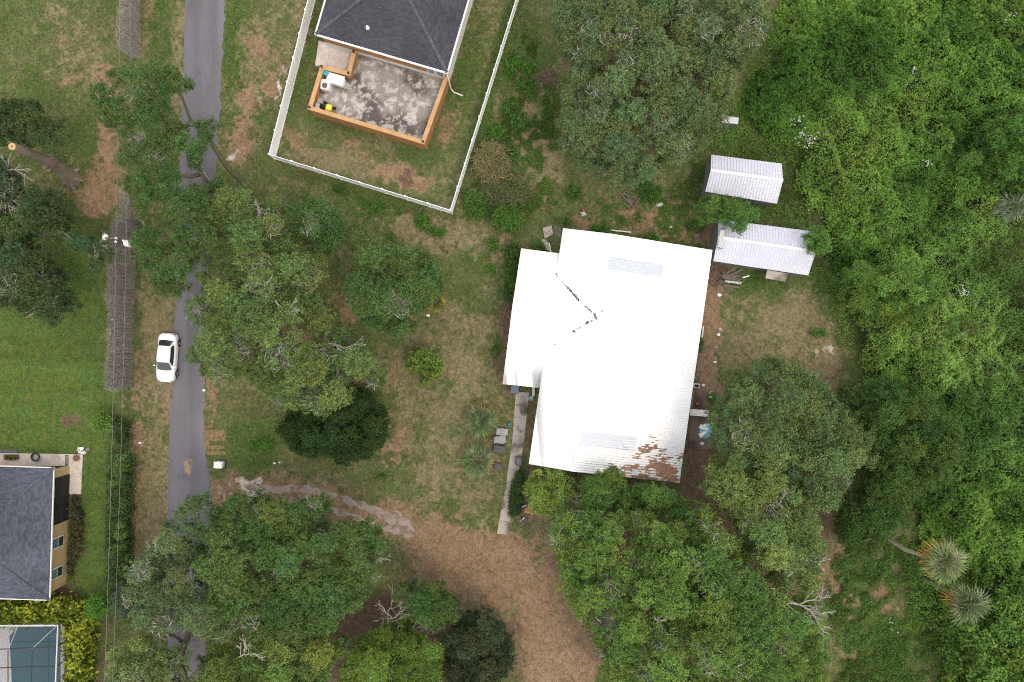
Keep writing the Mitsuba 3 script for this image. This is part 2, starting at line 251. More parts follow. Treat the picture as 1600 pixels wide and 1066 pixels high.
def roof_tex(p, n, uv):
    s = mikit.fbm(p.x * .6, p.y * .6, 0, 3); c = mi.Color3f(.84, .845, .86) * (.94 + .1 * s)
    q = P(1035, 742, 3); u, v = p.x - q[0], p.y - q[1]; stripe = .5 + .5 * dr.sin((u * .145 + v * .99) * 27.3)
    k = mikit.fbm(p.x * 1.1 + 31, p.y * 2.3 + 12, 0, 4) + .10 * mikit.noise(p.x * 9, p.y * 16)
    near = 1 - mikit.smoothstep(.3, 4.8, dr.sqrt(dr.square(u * .55) + dr.square(v * 1.1)))
    rust = mikit.smoothstep(.57, .71, k * .8 + near * .50 - .150 + .10 * (stripe - .5) + .30 * (mikit.noise(p.x * 3.3 + 9, p.y * 7) - .5) + .14 * (mikit.noise(p.x * 9, p.y * 14) - .5)) * mikit.smoothstep(.02, .1, near)
    rc = mikit.mix(mi.Color3f(.26, .12, .07), mi.Color3f(.14, .085, .07), mikit.noise(p.x * 4, p.y * 4))
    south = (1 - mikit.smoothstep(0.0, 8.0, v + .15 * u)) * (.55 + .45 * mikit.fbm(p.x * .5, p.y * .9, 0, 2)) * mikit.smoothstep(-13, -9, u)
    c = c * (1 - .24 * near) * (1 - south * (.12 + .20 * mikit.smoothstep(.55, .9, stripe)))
    q2 = P(812, 600, 3); st = mikit.smoothstep(.5, .8, mikit.noise((p.x * .99 + p.y * .1) * 3.2 + 4, 1)) * (1 - mikit.smoothstep(.3, 2.6, p.y - q2[1])) * (1 - mikit.smoothstep(1.5, 2.6, dr.abs(p.x - q2[0])))
    c = mikit.mix(c, mi.Color3f(.3, .3, .31), st * .8)
    return mikit.mix(c, rc, rust)
scene['m_roof'] = {'type': 'twosided', 'bsdf': {'type': 'principled', 'base_color': mikit.proc(roof_tex), 'roughness': .4, 'specular': .4}}
def shedroof_tex(p, n, uv):
    s = mikit.fbm(p.x * .7, p.y * .7, 0, 3)
    return mi.Color3f(.54, .55, .635) * (.9 + .16 * s)
scene['m_shedroof'] = {'type': 'twosided', 'bsdf': {'type': 'principled', 'base_color': mikit.proc(shedroof_tex), 'roughness': .4, 'specular': .4}}
mat('m_skylight', (.50, .54, .60), .3)
mat('m_shedwall', (.115, .13, .125), .6)
mat('m_housewall', (.55, .54, .52), .7)
mat('m_tarp', (.30, .58, .70), .5)
scene['m_mesh'] = {'type': 'mask', 'opacity': .22, 'bsdf': {'type': 'twosided', 'bsdf': {'type': 'diffuse', 'reflectance': rgb(.05, .05, .055)}}}
scene['m_water'] = {'type': 'principled', 'base_color': rgb(.03, .088, .115), 'roughness': .05, 'specular': .5}
mat('m_pooldeck', (.42, .41, .43), .7)
mat('m_frame', (.30, .31, .31), .4)
mat('m_paint', (.80, .81, .82), .15, 0, .6)
mat('m_glass', (.03, .038, .042), .06, 0, .8)
mat('m_lamp', (.4, .4, .42), .1, .4)
mat('m_brick', (.33, .2, .14), .8)
mat('m_orangestone', (.52, .29, .12), .8)

# ---------------------------------------------------------------- ground, roads, paved pieces
g = MB()
def grid(x0, x1, y0, y1, nx, ny):
    xs, ys = np.linspace(x0, x1, nx + 1), np.linspace(y0, y1, ny + 1)
    X, Y = np.meshgrid(xs, ys, indexing='ij'); i, j = np.meshgrid(np.arange(nx), np.arange(ny), indexing='ij')
    q = np.stack([i * (ny + 1) + j, (i + 1) * (ny + 1) + j, (i + 1) * (ny + 1) + j + 1, i * (ny + 1) + j + 1], -1).reshape(-1, 4)
    return np.stack([X.ravel(), Y.ravel(), 0 * X.ravel()], 1), q
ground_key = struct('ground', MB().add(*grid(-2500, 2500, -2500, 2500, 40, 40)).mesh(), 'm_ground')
def jitter_edge(pts, seed, amp=.12, step=.5):
    r = rng(seed); L = LineString(pts); n = max(2, int(L.length / step)); o = []
    for k in range(n + 1):
        q = L.interpolate(k / n, normalized=True); o.append((q.x + r.normal() * amp, q.y + r.normal() * amp))
    return o
RL = [(290, -200), (289, 0), (287, 100), (283, 200), (277, 400), (273, 480), (272, 560), (266, 650), (264, 700), (262, 800), (258, 900), (262, 1000), (268, 1250)]
RR = [(358, -200), (351, 0), (347, 100), (342, 200), (334, 300), (325, 450), (320, 560), (319, 640), (320, 700), (327, 750), (333, 785), (332, 850), (326, 920), (322, 1000), (322, 1250)]
road_poly = Polygon(jitter_edge([P(*q)[:2] for q in RL], 1, .06) + jitter_edge([P(*q)[:2] for q in RR], 2, .08)[::-1]).buffer(0)
rx = MB(); rx.prism(road_poly, -.05, .02)
struct('road', rx.mesh(), 'm_road')
# long continuation of the road to both sides of the view
struct('road_continuation', MB().prism([P(290, -200)[:2], P(358, -200)[:2], P(400, -3000)[:2], P(325, -3000)[:2]], -.05, .016).prism([P(268, 1250)[:2], P(322, 1250)[:2], P(300, 4000)[:2], P(240, 4000)[:2]], -.05, .016).mesh(), 'm_road')

def strip_slabs(name, left, right, n, z, matn, seed, jit=.02, gap=.012):
    """a walk cast in n slabs with open joints, each slab an entry of its own under the walk"""
    root = key_for(name); labels[root] = {'kind': 'structure'}
    Lp, Rp = LineString([P(*q)[:2] for q in left]), LineString([P(*q)[:2] for q in right]); r = rng(seed)
    for i in range(n):
        a, b = i / n, (i + 1) / n
        q = [Lp.interpolate(a, True), Lp.interpolate((a + b) / 2, True), Lp.interpolate(b, True), Rp.interpolate(b, True), Rp.interpolate((a + b) / 2, True), Rp.interpolate(a, True)]
        pg = Polygon([(k.x, k.y) for k in q]).buffer(-gap, join_style=2)
        put('slab', slab(pg, -.05, z + r.uniform(-.01, .012)), matn, root)
strip_slabs('walkway', [(806, 612), (800, 690), (790, 760), (776, 834)], [(827, 613), (819, 690), (807, 760), (793, 836)], 11, .06, 'm_walk', 3)

def blob(px, py, rx, ry, seed, n=14, deg=0, rough=.28):
    r = rng(seed); a = np.arange(n) * 2 * np.pi / n; k = 1 + r.uniform(-rough, rough, n); c, s = math.cos(math.radians(-deg)), math.sin(math.radians(-deg))
    u, v = rx * M * k * np.cos(a), ry * M * k * np.sin(a); q = P(px, py)
    return Polygon(np.stack([q[0] + u * c - v * s, q[1] + u * s + v * c], 1)).buffer(.08).simplify(.03)
# broken concrete of the old driveway
dv = key_for('broken_driveway'); labels[dv] = {'kind': 'structure'}
r = rng(5)
DRV = [(408, 762, 20, 5, 4), (436, 766, 15, 5, 8), (462, 763, 13, 5, 10), (482, 766, 14, 5, 14), (504, 770, 13, 5, 14), (523, 776, 12, 5, 18), (545, 783, 13, 5, 22), (566, 790, 11, 5, 22), (586, 797, 13, 6, 18), (600, 806, 10, 6, 10), (612, 812, 12, 8, 20), (632, 818, 13, 7, 15), (618, 828, 12, 6, 10), (640, 828, 8, 6, 0), (456, 782, 16, 4, 10), (492, 796, 14, 4, 20), (530, 800, 15, 4.5, 22), (556, 808, 12, 4, 20), (585, 818, 10, 4, 20), (600, 826, 8, 4, 10), (638, 836, 6, 4, 0), (475, 776, 7, 3, 0), (620, 803, 7, 4, 15)]
for i, (a, b, c, d, e) in enumerate(DRV):
    put('slab', slab(blob(a, b, c, d, 100 + i, 12, e, .3), -.03, .012 + .008 * r.random()), 'm_brokenslab', dv)
# pads
struct('patio_pad', slab(Polygon(PP([(-60, 707), (130, 710), (127, 772), (107, 772), (107, 728), (-60, 728)])[:, :2]), -.05, .07), 'm_pad')
struct('yard_pad', slab(Polygon(PP([(1086, 610), (1124, 614), (1118, 656), (1112, 700), (1096, 704), (1074, 700)])[:, :2]), -.05, .025), 'm_darkpad')
ap = key_for('curved_apron'); labels[ap] = {'kind': 'structure'}
for i, pg in enumerate([[(848, 356), (862, 352), (864, 366), (851, 374)], [(865, 353), (877, 355), (876, 372), (865, 366)], [(848, 372), (854, 376), (861, 384), (860, 394), (850, 388), (845, 378)]]):
    put('slab', slab(Polygon(PP(pg)[:, :2]).buffer(-.03).buffer(.02), -.04, .04), 'm_pad' if i != 1 else 'm_walk', ap)
sod = key_for('bare_plot'); labels[sod] = {'kind': 'structure'}
mat('m_plot', (.27, .185, .10), .9)
scene['m_plot'] = conc_tex((.27, .165, .10), (.23, .19, .095), 2.5)
for a in [(322, 673, 352, 688), (322, 689, 326, 697), (326, 697, 350, 700), (331, 700, 342, 706), (324, 706, 352, 710)]:
    put('soil_bed', slab(Polygon(PP([(a[0], a[1]), (a[2], a[1]), (a[2], a[3]), (a[0], a[3])])[:, :2]).buffer(.06), -.03, .024), 'm_plot', sod)

# ---------------------------------------------------------------- foliage
def leaf_mesh(pos, nrm, L, W, seed, fold=.25):
    """leaves, four vertices each: small ones as one triangle, large ones as folded rhombs"""
    r = rng(seed); n = len(pos)
    t = r.normal(size=(n, 3)); t -= nrm * (t * nrm).sum(1, keepdims=True); t /= np.linalg.norm(t, axis=1, keepdims=True) + 1e-9
    b = np.cross(nrm, t); s = r.uniform(.7, 1.3, (n, 1)); l, w = L * s / 2, W * s / 2
    k = np.arange(n)[:, None] * 4
    if L < .25: return np.stack([pos - t * l + b * w, pos - t * l - b * w, pos + t * l - nrm * w * fold, pos], 1).reshape(-1, 3), k + [0, 1, 2]
    v = np.stack([pos - t * l, pos + b * w + nrm * w * fold, pos + t * l, pos - b * w + nrm * w * fold], 1).reshape(-1, 3)
    k = np.arange(n)[:, None] * 4
    return v, np.vstack([k + [0, 2, 1], k + [0, 3, 2]])
def unit(v): return v / (np.linalg.norm(v, axis=-1, keepdims=True) + 1e-9)
def tint(base, n, seed, var=.22, yel=.12):
    r = rng(seed); c = np.array(base)[None] * (1 + r.normal(size=(n, 1)) * var).clip(.45, 1.7)
    c = c * (1 + r.normal(size=(n, 1)) * yel * np.array([[1.0, .25, -.4]]))
    return c.clip(.008, .6)
def clump_leaves(cen, rad, seed, L, W, lai, flat=.7, per=26, spread=.2, up=.7):
    """leaf positions and normals in one clump: leaves gather round twig tips over the clump's upper shell"""
    r = rng(seed); n = int(lai * math.pi * rad * rad / (.5 * L * W)) ; k = max(3, n // per)
    d = unit(r.normal(size=(k, 3))); d[:, 2] = np.abs(d[:, 2]) * 1.1 - .35 * (r.random(k) < .35)
    d = unit(d); q = rad * (r.uniform(.25, 1, (k, 1)) ** .6)
    tip = cen + d * q * [1, 1, flat]
    w = r.integers(0, k, n); pos = tip[w] + r.normal(size=(n, 3)) * spread * [.75, .75, .5] * (L / .2) ** .5
    nr = unit(r.normal(size=(n, 3)) * .62 + d[w] * .35 + [0, 0, up])
    return tip, pos, nr
def limb_points(a, b, seed, bend=.08, n=5):
    r = rng(seed); t = np.linspace(0, 1, n)[:, None]; d = np.linalg.norm(b - a)
    return a * (1 - t) + b * t + (np.sin(t * math.pi)) * r.normal(size=3) * d * bend + np.vstack([np.zeros(3), r.normal(size=(n - 2, 3)) * d * .03, np.zeros(3)])
BARK = np.array([.20, .18, .16]); MOSSGREY = np.array([.34, .32, .29])
ntree = [0]
def crown_clumps(poly, zlo, zhi, clump, gap, seed, rough=1.0, sub=.78):
    pg = Polygon(poly).buffer(0); r = rng(seed); x0, y0, x1, y1 = pg.bounds; out = []
    zm = (zlo + zhi) / 2; s = (H - zm) / K; rp = clump / s
    tries = int(10 * pg.area / (rp * rp))
    X = np.stack([r.uniform(x0, x1, tries), r.uniform(y0, y1, tries)], 1)
    pts = shapely.points(X); inside = shapely.contains(pg, pts); X = X[inside]; D = shapely.distance(pg.boundary, pts[inside])
    dmax = max(D.max() if len(D) else 1, rp * 1.5); keep = []
    for q, d in zip(X, D):
        if d < rp * .3: continue
        rr = clump * min(1.0, (d / rp) * .85 + .2) * r.uniform(.72, 1.1)
        if keep and (np.hypot(*(np.array([k[0] for k in keep]) - q).T) < sub * (rr + np.array([k[1] for k in keep])) / s * .62).any(): continue
        keep.append((q, rr, d))
    for q, rr, d in keep:
        nz = float(meshkit.noise(np.array([q[0] * .045, q[1] * .045, seed])))
        if nz < gap * .95 and r.random() < .9: continue
        f = math.sqrt(max(0, 1 - (1 - min(1, d / dmax)) ** 2))
        z = zlo + (zhi - zlo) * f + r.normal() * .45 * rough + (nz - .5) * 1.6 * rough
        z = max(z, rr * .5)
        out.append((P(q[0], q[1], z), rr))
    return out
def tree(name, label, cat, poly, base, zlo, zhi, col, seed, clump=1.5, gap=.2, L=.165, W=.09, lai=2.7, moss=.12, tr=.35, group=None, var=.26, bark=BARK, flat=.85, twig=.3, rough=1.35, bushy=False, mossn=34, up=.75, fill=True):
    root = thing(name, label, cat, group); r = rng(seed)
    cl = crown_clumps(poly, zlo, zhi, clump, gap * .72, seed, rough)
    if not cl: return root
    drop = min(1.6, (zhi - zlo) * .4) + .3; low = [(c - [0, 0, drop], q) for c, q in crown_clumps(poly, zlo, zhi, clump * 1.05, .12, seed + 5, rough * .6, .9)] if fill else []
    nup = len(cl); cl = cl + low
    crown, wood, hair = MB(), MB(), MB()
    C = np.array([c for c, _ in cl]); R = np.array([q for _, q in cl])
    bz = P(*base); th = min(zlo * .55, 2.6) if not bushy else .25
    fork = bz + [r.normal() * .15, r.normal() * .15, th]
    # limb skeleton: each clump hangs on the nearest node that lies nearer the trunk
    order = np.argsort(np.hypot(C[:, 0] - fork[0], C[:, 1] - fork[1])); nodes, par, plen = [fork], [-1], [0.0]
    for k in order:
        q = C[k] - [0, 0, R[k] * .45]; d = np.linalg.norm(np.array(nodes) - q, axis=1); j = int(np.argmin(d * 1.0 + np.array(plen) * .35))
        nodes.append(q); par.append(j); plen.append(plen[j] + d[j])
    cnt = np.ones(len(nodes))
    for k in range(len(nodes) - 1, 0, -1): cnt[par[k]] += cnt[k]
    rr = np.minimum(tr * .8, .028 + tr * .62 * np.sqrt(cnt / cnt[0]))
    bump = np.array([1.75, 1.25, 1.02, .95, .9]); tp = limb_points(bz - [0, 0, .15], fork, seed + 1, .03)
    wood.tube(tp, tr * bump, 10, bark)
    for k in range(1, len(nodes)):
        ra = rr[par[k]] if par[k] else min(tr * .75, rr[k] * 1.5)
        wood.tube(limb_points(nodes[par[k]], nodes[k], seed + 31 * k), np.linspace(min(ra, rr[k] * 1.5), rr[k] * .75, 5), 6 if rr[k] > .08 else 4, bark * r.uniform(.8, 1.25), cap=False)
    for k, (c, q) in enumerate(cl):
        thin = r.random() < moss and k < nup
        tip, pos, nr = clump_leaves(c, q, seed * 1000 + k, L, W, lai * (.45 if thin else 1 if k < nup else .6) * r.uniform(.8, 1.15), flat, up=up)
        v, f = leaf_mesh(pos, nr, L, W, seed * 1000 + k + 500000)
        cc = np.array(col) * (1 + r.normal() * .13) * (1 + r.normal() * .09 * np.array([1, .15, -.3]))
        crown.add(v, f, np.repeat(tint(cc, len(pos), seed + k, var), 4, 0))
        sel = tip[r.random(len(tip)) < (twig if not thin else .85)]
        for t in sel:
            a = c - [0, 0, q * .4]; m = (a + t) / 2 + r.normal(size=3) * .08
            wood.tube([a, m, t + unit(t - a) * .12], [.022, .015, .006], 3, (bark * 1.35 if thin else bark) * r.uniform(.8, 1.5), cap=False)
        if thin:
            n = int(mossn * q * q) + 10; d = unit(r.normal(size=(n, 3))); d[:, 2] = np.abs(d[:, 2]) * .8
            hp = c + d * q * r.uniform(.4, .95, (n, 1)) * [1, 1, flat]
            v, f = leaf_mesh(hp, unit(r.normal(size=(n, 3)) * .5 + [0, 0, .8]), .62, .05, seed + k * 7, 0)
            hair.add(v, f, np.repeat(tint(MOSSGREY, n, seed + k, .22, .03), 4, 0))
    put('crown', crown.mesh(), 'm_leaf', root, color=crown.color())
    put('trunk', wood.mesh(), 'm_leaf', root, color=wood.color())
    if hair.v: put('spanish_moss', hair.mesh(), 'm_leaf', root, color=hair.color(), kind='stuff')
    return root
def bare_fan(root, a, b, seed, spread=.5, depth=4, r0=.06, col=(.44, .41, .375), name='dead_branch'):
    """a forking leafless branch from a to about b"""
    w = MB(); r = rng(seed)
    def go(p, d, L, rad, k):
        q = p + d * L; w.tube(limb_points(p, q, int(r.integers(1 << 30)), .07, 4), np.linspace(rad, rad * .68, 4), 5, np.array(col) * r.uniform(.8, 1.2), cap=False)
        if k: 
            for _ in range(2 if k > 1 or r.random() < .6 else 3): go(q, unit(d + r.normal(size=3) * spread * [1, 1, .45]), L * r.uniform(.6, .85), rad * .66, k - 1)
            if r.random() < .7: go(p + d * L * .5, unit(d + r.normal(size=3) * spread * 1.4 * [1, 1, .4]), L * .6, rad * .5, k - 1)
    a, b = np.asarray(a, float), np.asarray(b, float); go(a, unit(b - a), np.linalg.norm(b - a) * .38, r0, depth)
    put(name, w.mesh(), 'm_leaf', root, color=w.color(), label='bare grey forked branch without leaves')

OAK, OAKD, OAKL, DARK, THICK, YEL, LIME = (.130, .184, .060), (.088, .146, .044), (.112, .178, .046), (.034, .062, .020), (.082, .166, .033), (.135, .190, .036), (.150, .225, .052)
# ---------------------------------------------------------------- buildings
def roof_sheet(parent, top, bot, n, ribs, matn, amp=.028, name='roof_panel', lift=0.0):
    """corrugated metal: top(s), bot(s) give the upper and lower edge for s in 0..1; each of the n panels is a mesh of its own with standing ribs"""
    nv = unit(np.cross(bot(.5) - top(.5), top(.6) - top(.4))); nv = nv if nv[2] > 0 else -nv
    prof = [(0, 0), (.5, 0), (.62, 1), (.86, 1)]
    for i in range(n):
        v = []
        ss = [(i + (k + a) / ribs) / n for k in range(ribs) for a, h in prof] + [(i + 1) / n]
        hh = [h for k in range(ribs) for a, h in prof] + [0]
        for s, h in zip(ss, hh):
            o = nv * (h * amp + lift + .004 * (i % 2)); v += [top(s) + o, bot(s) + o]
        m = len(ss); k = np.arange(m - 1) * 2
        put(name, (np.array(v), np.stack([k, k + 1, k + 3, k + 2], 1)), matn, parent)
def lin(a, b): return lambda s: a + (b - a) * s
def inset_walls(corners, inset, z0, z1):
    return Polygon([(c[0], c[1]) for c in corners]).buffer(-inset, join_style=2), z0, z1

# --- the white house
h = thing('house', 'long house with blown-out white metal roof and rusty corner, the largest roof', 'house')
zr, zl, zR = 4.7, 3.55, 2.75
A, B = P(955, 365.5, zr), P(896, 737, zr)
NW, SW, NE, SE = P(880, 357, zl), P(826.5, 725, zl), P(1113, 391, zR), P(1061.5, 754, zR)
roof_sheet(h, lin(A, B), lin(NE, SE), 25, 4, 'm_roof')
roof_sheet(h, lin(A, B), lin(NW, SW), 25, 4, 'm_roof')
ax = unit(B - A); ax[2] = 0
rc = MB()
for sgn in (1, -1):
    e = (NE - A) if sgn > 0 else (NW - A); e = unit(e)
    rc.quad(A + [0, 0, .075], B + [0, 0, .075], B + e * .22 + [0, 0, .05], A + e * .22 + [0, 0, .05])
put('ridge_cap', rc.mesh(), 'm_roof', h)
for (a, b) in (((948, 400), (1036, 418)), ((906, 675), (994, 690))):
    # translucent rooflight strips laid over the ribs
    def onroof(px, py):
        lo, hi = 2.5, 5.0
        for _ in range(40):
            z = (lo + hi) / 2; q = P(px, py, z); nn = np.cross(NE - A, B - A); zz = A[2] - ((q[0] - A[0]) * nn[0] + (q[1] - A[1]) * nn[1]) / nn[2]
            if zz > z: lo = z
            else: hi = z
        return P(px, py, (lo + hi) / 2)
    q0 = onroof(*a); q1 = onroof(*b); dn = unit(NE - A); L = (q1 - q0) @ dn * 1.0; wv = ax * 1.15
    roof_sheet(h, lin(q0 + wv * .0, q0 + wv), lin(q0 + dn * L, q0 + dn * L + wv), 1, 5, 'm_skylight', .02, 'skylight_panel', .055)
# west wing: a gable whose ridge meets the main ridge
ridge0 = P(937, 497, zr); perp = unit(np.array([ax[1], -ax[0], 0])); perp = perp if perp[0] < 0 else -perp
wz = 4.66
W0 = P(930, 496, wz); W1 = P(801, 477, wz)
Nw, Ne, Sw, Se = P(814.5, 388.5, 3.05), P(880, 397, 3.05), P(785.5, 600, 2.75), P(842, 606, 2.75)
def mainz(q):
    nn = np.cross(NW - A, B - A); return A[2] - ((q[0] - A[0]) * nn[0] + (q[1] - A[1]) * nn[1]) / nn[2]
roof_sheet(h, lin(W1, W0), lin(Nw, Ne), 10, 4, 'm_roof')
roof_sheet(h, lin(W1, W0), lin(Sw, Se), 10, 4, 'm_roof')
wl = MB()
pg, _, _ = inset_walls([NW, NE, SE, SW], .45, 0, 2.6); wl.prism(pg, -.05, 2.62)
pg2 = Polygon([(c[0], c[1]) for c in (Nw, Ne, Se, Sw)]).buffer(-.45, join_style=2); wl.prism(pg2.difference(pg), -.05, 2.6)
# gable ends under the ridges
for a, b, c in ((A, NE, NW), (B, SE, SW)):
    o = (A + B) / 2; sh = unit((o - a) * [1, 1, 0]) * .5
    wl.add(np.array([a + sh - [0, 0, .06], b + sh - [0, 0, .06], [b[0] + sh[0], b[1] + sh[1], 2.55], [c[0] + sh[0], c[1] + sh[1], 2.55], c + sh - [0, 0, .06]]), [[0, 1, 2], [0, 2, 3], [0, 3, 4]])
sh = np.array([.45, 0, 0]); wl.add(np.array([W1 + sh - [0, 0, .06], Nw + sh + [0, -.4, -.1], Sw + sh + [0, .4, -.1], [Sw[0] + .45, Sw[1] + .4, 2.5], [Nw[0] + .45, Nw[1] - .4, 2.5]]), [[0, 1, 2], [1, 4, 3], [1, 3, 2]])
put('wall', wl.mesh(), 'm_housewall', h)
fb = MB()
for a, b in ((NE, SE), (NW, SW), (A, NE), (A, NW), (B, SE), (B, SW), (Nw, W1), (W1, Sw), (Nw, Ne), (Sw, Se)): fb.beam(a - [0, 0, .08], b - [0, 0, .08], .03, .13)
put('fascia', fb.mesh(), 'm_trim', h)
fr = MB()
q0, q1 = P(1000, 757, 1.05), P(958, 742, 1.05)
sw = unit(SE - SW); dwp = SW + sw * 5.2; out = unit(ax) 
dd = [SW + sw * (8.6) + [0, 0, -SW[2] + 1.05], SW + sw * 3.2 + [0, 0, -SW[2] + 1.5]]
d1 = key_for(h + '__door'); c0 = dd[0] - out * .43; MBd = MB().box(c0, (.95, .05, 2.05), rz=math.atan2(sw[1], sw[0])); scene[d1] = mikit.ply(MBd.mesh(), 'm_trim')
put('handle', MB().box(c0 + sw * .38 + out * .05, (.1, .06, .04)).mesh(), 'm_steel', d1)
for k in (3.0, 12.0):
    c0 = SW + sw * k + [0, 0, -SW[2] + 1.5] - out * .43
    wk = key_for(h + '__window'); scene[wk] = mikit.ply(MB().box(c0, (1.3, .06, 1.1), rz=math.atan2(sw[1], sw[0])).mesh(), 'm_white')
    put('pane', MB().box(c0 + out * .02, (1.14, .05, .94), rz=math.atan2(sw[1], sw[0])).mesh(), 'm_sky_pane', wk)
# leaf litter caught in the valleys and on the roof
rl = rng(77); pos = []
def roofpt(px, py, wing=False):
    lo, hi = 2.4, 5.2
    for _ in range(30):
        z = (lo + hi) / 2; q = P(px, py, z); zz = mainz(q)
        if wing: zz = max(zz, 0)
        if zz > z: lo = z
        else: hi = z
    return P(px, py, z)
for (a, b, c, d, n) in ((870, 436, 893, 457, 900), (893, 458, 904, 470, 260), (903, 470, 928, 490, 40), (880, 447, 888, 458, 520), (928, 490, 931, 499, 34), (917, 503, 918, 504, 40), (890, 515, 898, 518, 90), (856, 532, 868, 538, 150), (926, 500, 852, 542, 110), (868, 428, 870, 436, 90), (850, 530, 851, 531, 12), (848, 544, 849, 545, 16), (900, 512, 901, 513, 8), (940, 486, 941, 488, 10)):
    for _ in range(n):
        t = rl.random(); pos.append(roofpt(a + (c - a) * t + rl.normal() * .9, b + (d - b) * t + rl.normal() * .9) + [0, 0, .07 + .05 * rl.random()])
for (cx, cy, n) in ((1022, 690, 40), (1064, 673, 30), (1042, 684, 0)): pass
pos = np.array(pos); v, f = leaf_mesh(pos, unit(rl.normal(size=pos.shape) * .4 + [0, 0, 1]), .12, .07, 78)
put('leaf_litter', v_f := (v, f), 'm_leaf', None, color=np.repeat(tint((.075, .065, .055), len(pos), 79, .3, .03), 4, 0), label='dark dead leaves caught in the white roof valleys', cat='leaves', kind='stuff')

# --- the shingled house with the walled deck
h2 = thing('house', 'house with dark grey hip shingle roof above an orange-walled concrete deck', 'house')
ez, rz_ = 3.7, 6.3
eSW, eSE = P(492.5, 54, ez), P(699, 114.5, ez)
ew = unit(eSE - eSW); en = np.array([-ew[1], ew[0], 0]); Wd = np.linalg.norm(eSE - eSW); Ln = 17.0
eNW, eNE = eSW + en * Ln, eSE + en * Ln
r0, r1 = (eSW + eSE) / 2 + en * Wd * .5 + [0, 0, rz_ - ez], (eNW + eNE) / 2 - en * Wd * .5 + [0, 0, rz_ - ez]
for pts in ([eSW, eSE, r0], [eNE, eNW, r1], [eSE, eNE, r1, r0], [eNW, eSW, r0, r1]):
    pts = np.array(pts); put('roof_slope', (pts, np.array([[0, 1, 2]] + ([[0, 2, 3]] if len(pts) == 4 else []))), 'm_shingle_grey', h2)
hc = MB()
for a, b in ((eSW, r0), (eSE, r0), (eNW, r1), (eNE, r1), (r0, r1)):
    n_ = 26
    for k in range(n_): p0, p1 = a + (b - a) * k / n_, a + (b - a) * (k + .93) / n_; hc.beam(p0 + [0, 0, .02], p1 + [0, 0, .028], .3, .02)
put('hip_cap', hc.mesh(), 'm_hip', h2)
gt = MB()
for a, b in ((eSW, eSE), (eSE, eNE), (eNE, eNW), (eNW, eSW)): gt.beam(a + [0, 0, -.03], b + [0, 0, -.03], .15, .14)
put('gutter', gt.mesh(), 'm_white', h2)
sf = Polygon([(q[0], q[1]) for q in (eSW, eSE, eNE, eNW)]).buffer(-.02); put('soffit', slab(sf, ez - .13, ez - .09), 'm_trim', h2)
wp = Polygon([(q[0], q[1]) for q in (eSW, eSE, eNE, eNW)]).buffer(-.3, join_style=2)
put('wall', slab(wp, -.05, 1.75), 'm_housewall', h2)
put('wall_cladding', slab(wp.buffer(.03, join_style=2), 1.75, ez - .14), 'm_orange', h2)
for t in (.86, .93):
    c = eSW + ew * Wd * t + en * .26 + [0, 0, -ez + 2.5]; wk = key_for(h2 + '__window'); an = math.atan2(ew[1], ew[0])
    scene[wk] = mikit.ply(MB().box(c, (.75, .12, 1.0), rz=an).mesh(), 'm_white'); put('pane', MB().box(c - en * .04, (.6, .1, .85), rz=an).mesh(), 'm_sky_pane', wk)
# vent pipe on the slope
def on_slope(px, py, a=eSW, b=eSE, c=r0):
    nn = np.cross(b - a, c - a); lo, hi = ez, 8
    for _ in range(30):
        z = (lo + hi) / 2; q = P(px, py, z); zz = a[2] - ((q[0] - a[0]) * nn[0] + (q[1] - a[1]) * nn[1]) / nn[2]
        if zz > z: lo = z
        else: hi = z
    return P(px, py, z)
vq = on_slope(574.5, 43); put('vent_pipe', MB().tube([vq - [0, 0, .1], vq + [0, 0, .32]], .06, 10).lathe(vq, [(.2, -.05), (.16, .03), (.065, .08)], 12).mesh(), 'm_white', h2, smooth=40)
ds = MB(); ds.tube([eSE + [-.05, -.05, -.05], eSE + [.05, -.25, -.6], [eSE[0] + .02, eSE[1] - .2, .5], [eSE[0] + .25, eSE[1] - .4, .15], [eSE[0] + 1.15, eSE[1] - .75, .1]], .055, 8)
put('downspout', ds.mesh(), 'm_white', h2, smooth=40)
# --- raised deck
dk = thing('walled_deck', 'raised stained concrete deck enclosed by orange parapet walls behind the grey-roofed house', 'deck')
DZ, WZ = 1.0, 2.0
cap = {n: P(*q, WZ) for n, q in dict(nw=(503, 105), sw=(484, 168.5), se=(661, 222), ne=(698, 119), in1=(545, 115), in2=(553, 82)).items()}
base = {n: np.array([q[0], q[1], 0]) for n, q in cap.items()}
north = eSW + en * .5; 
dp = Polygon([tuple(base[n][:2]) for n in ('nw', 'sw', 'se', 'ne')] + [tuple((base['in2'] + [0, .9, 0])[:2]), tuple(base['in1'][:2])]).buffer(-.04)
cuts = [LineString([P(*a, DZ)[:2], P(*b, DZ)[:2]]) for a, b in (((632, 70), (610, 250)), ((560, 60), (530, 230)), ((470, 118), (700, 175)))]
pcs = [dp]
for cl_ in cuts: pcs = [g_ for p_ in pcs for g_ in shapely.ops.split(p_, cl_).geoms]
for i, p_ in enumerate(pcs): put('slab', slab(p_.buffer(-.012), -.05, DZ + .004 * (i % 3)), 'm_deck', dk)
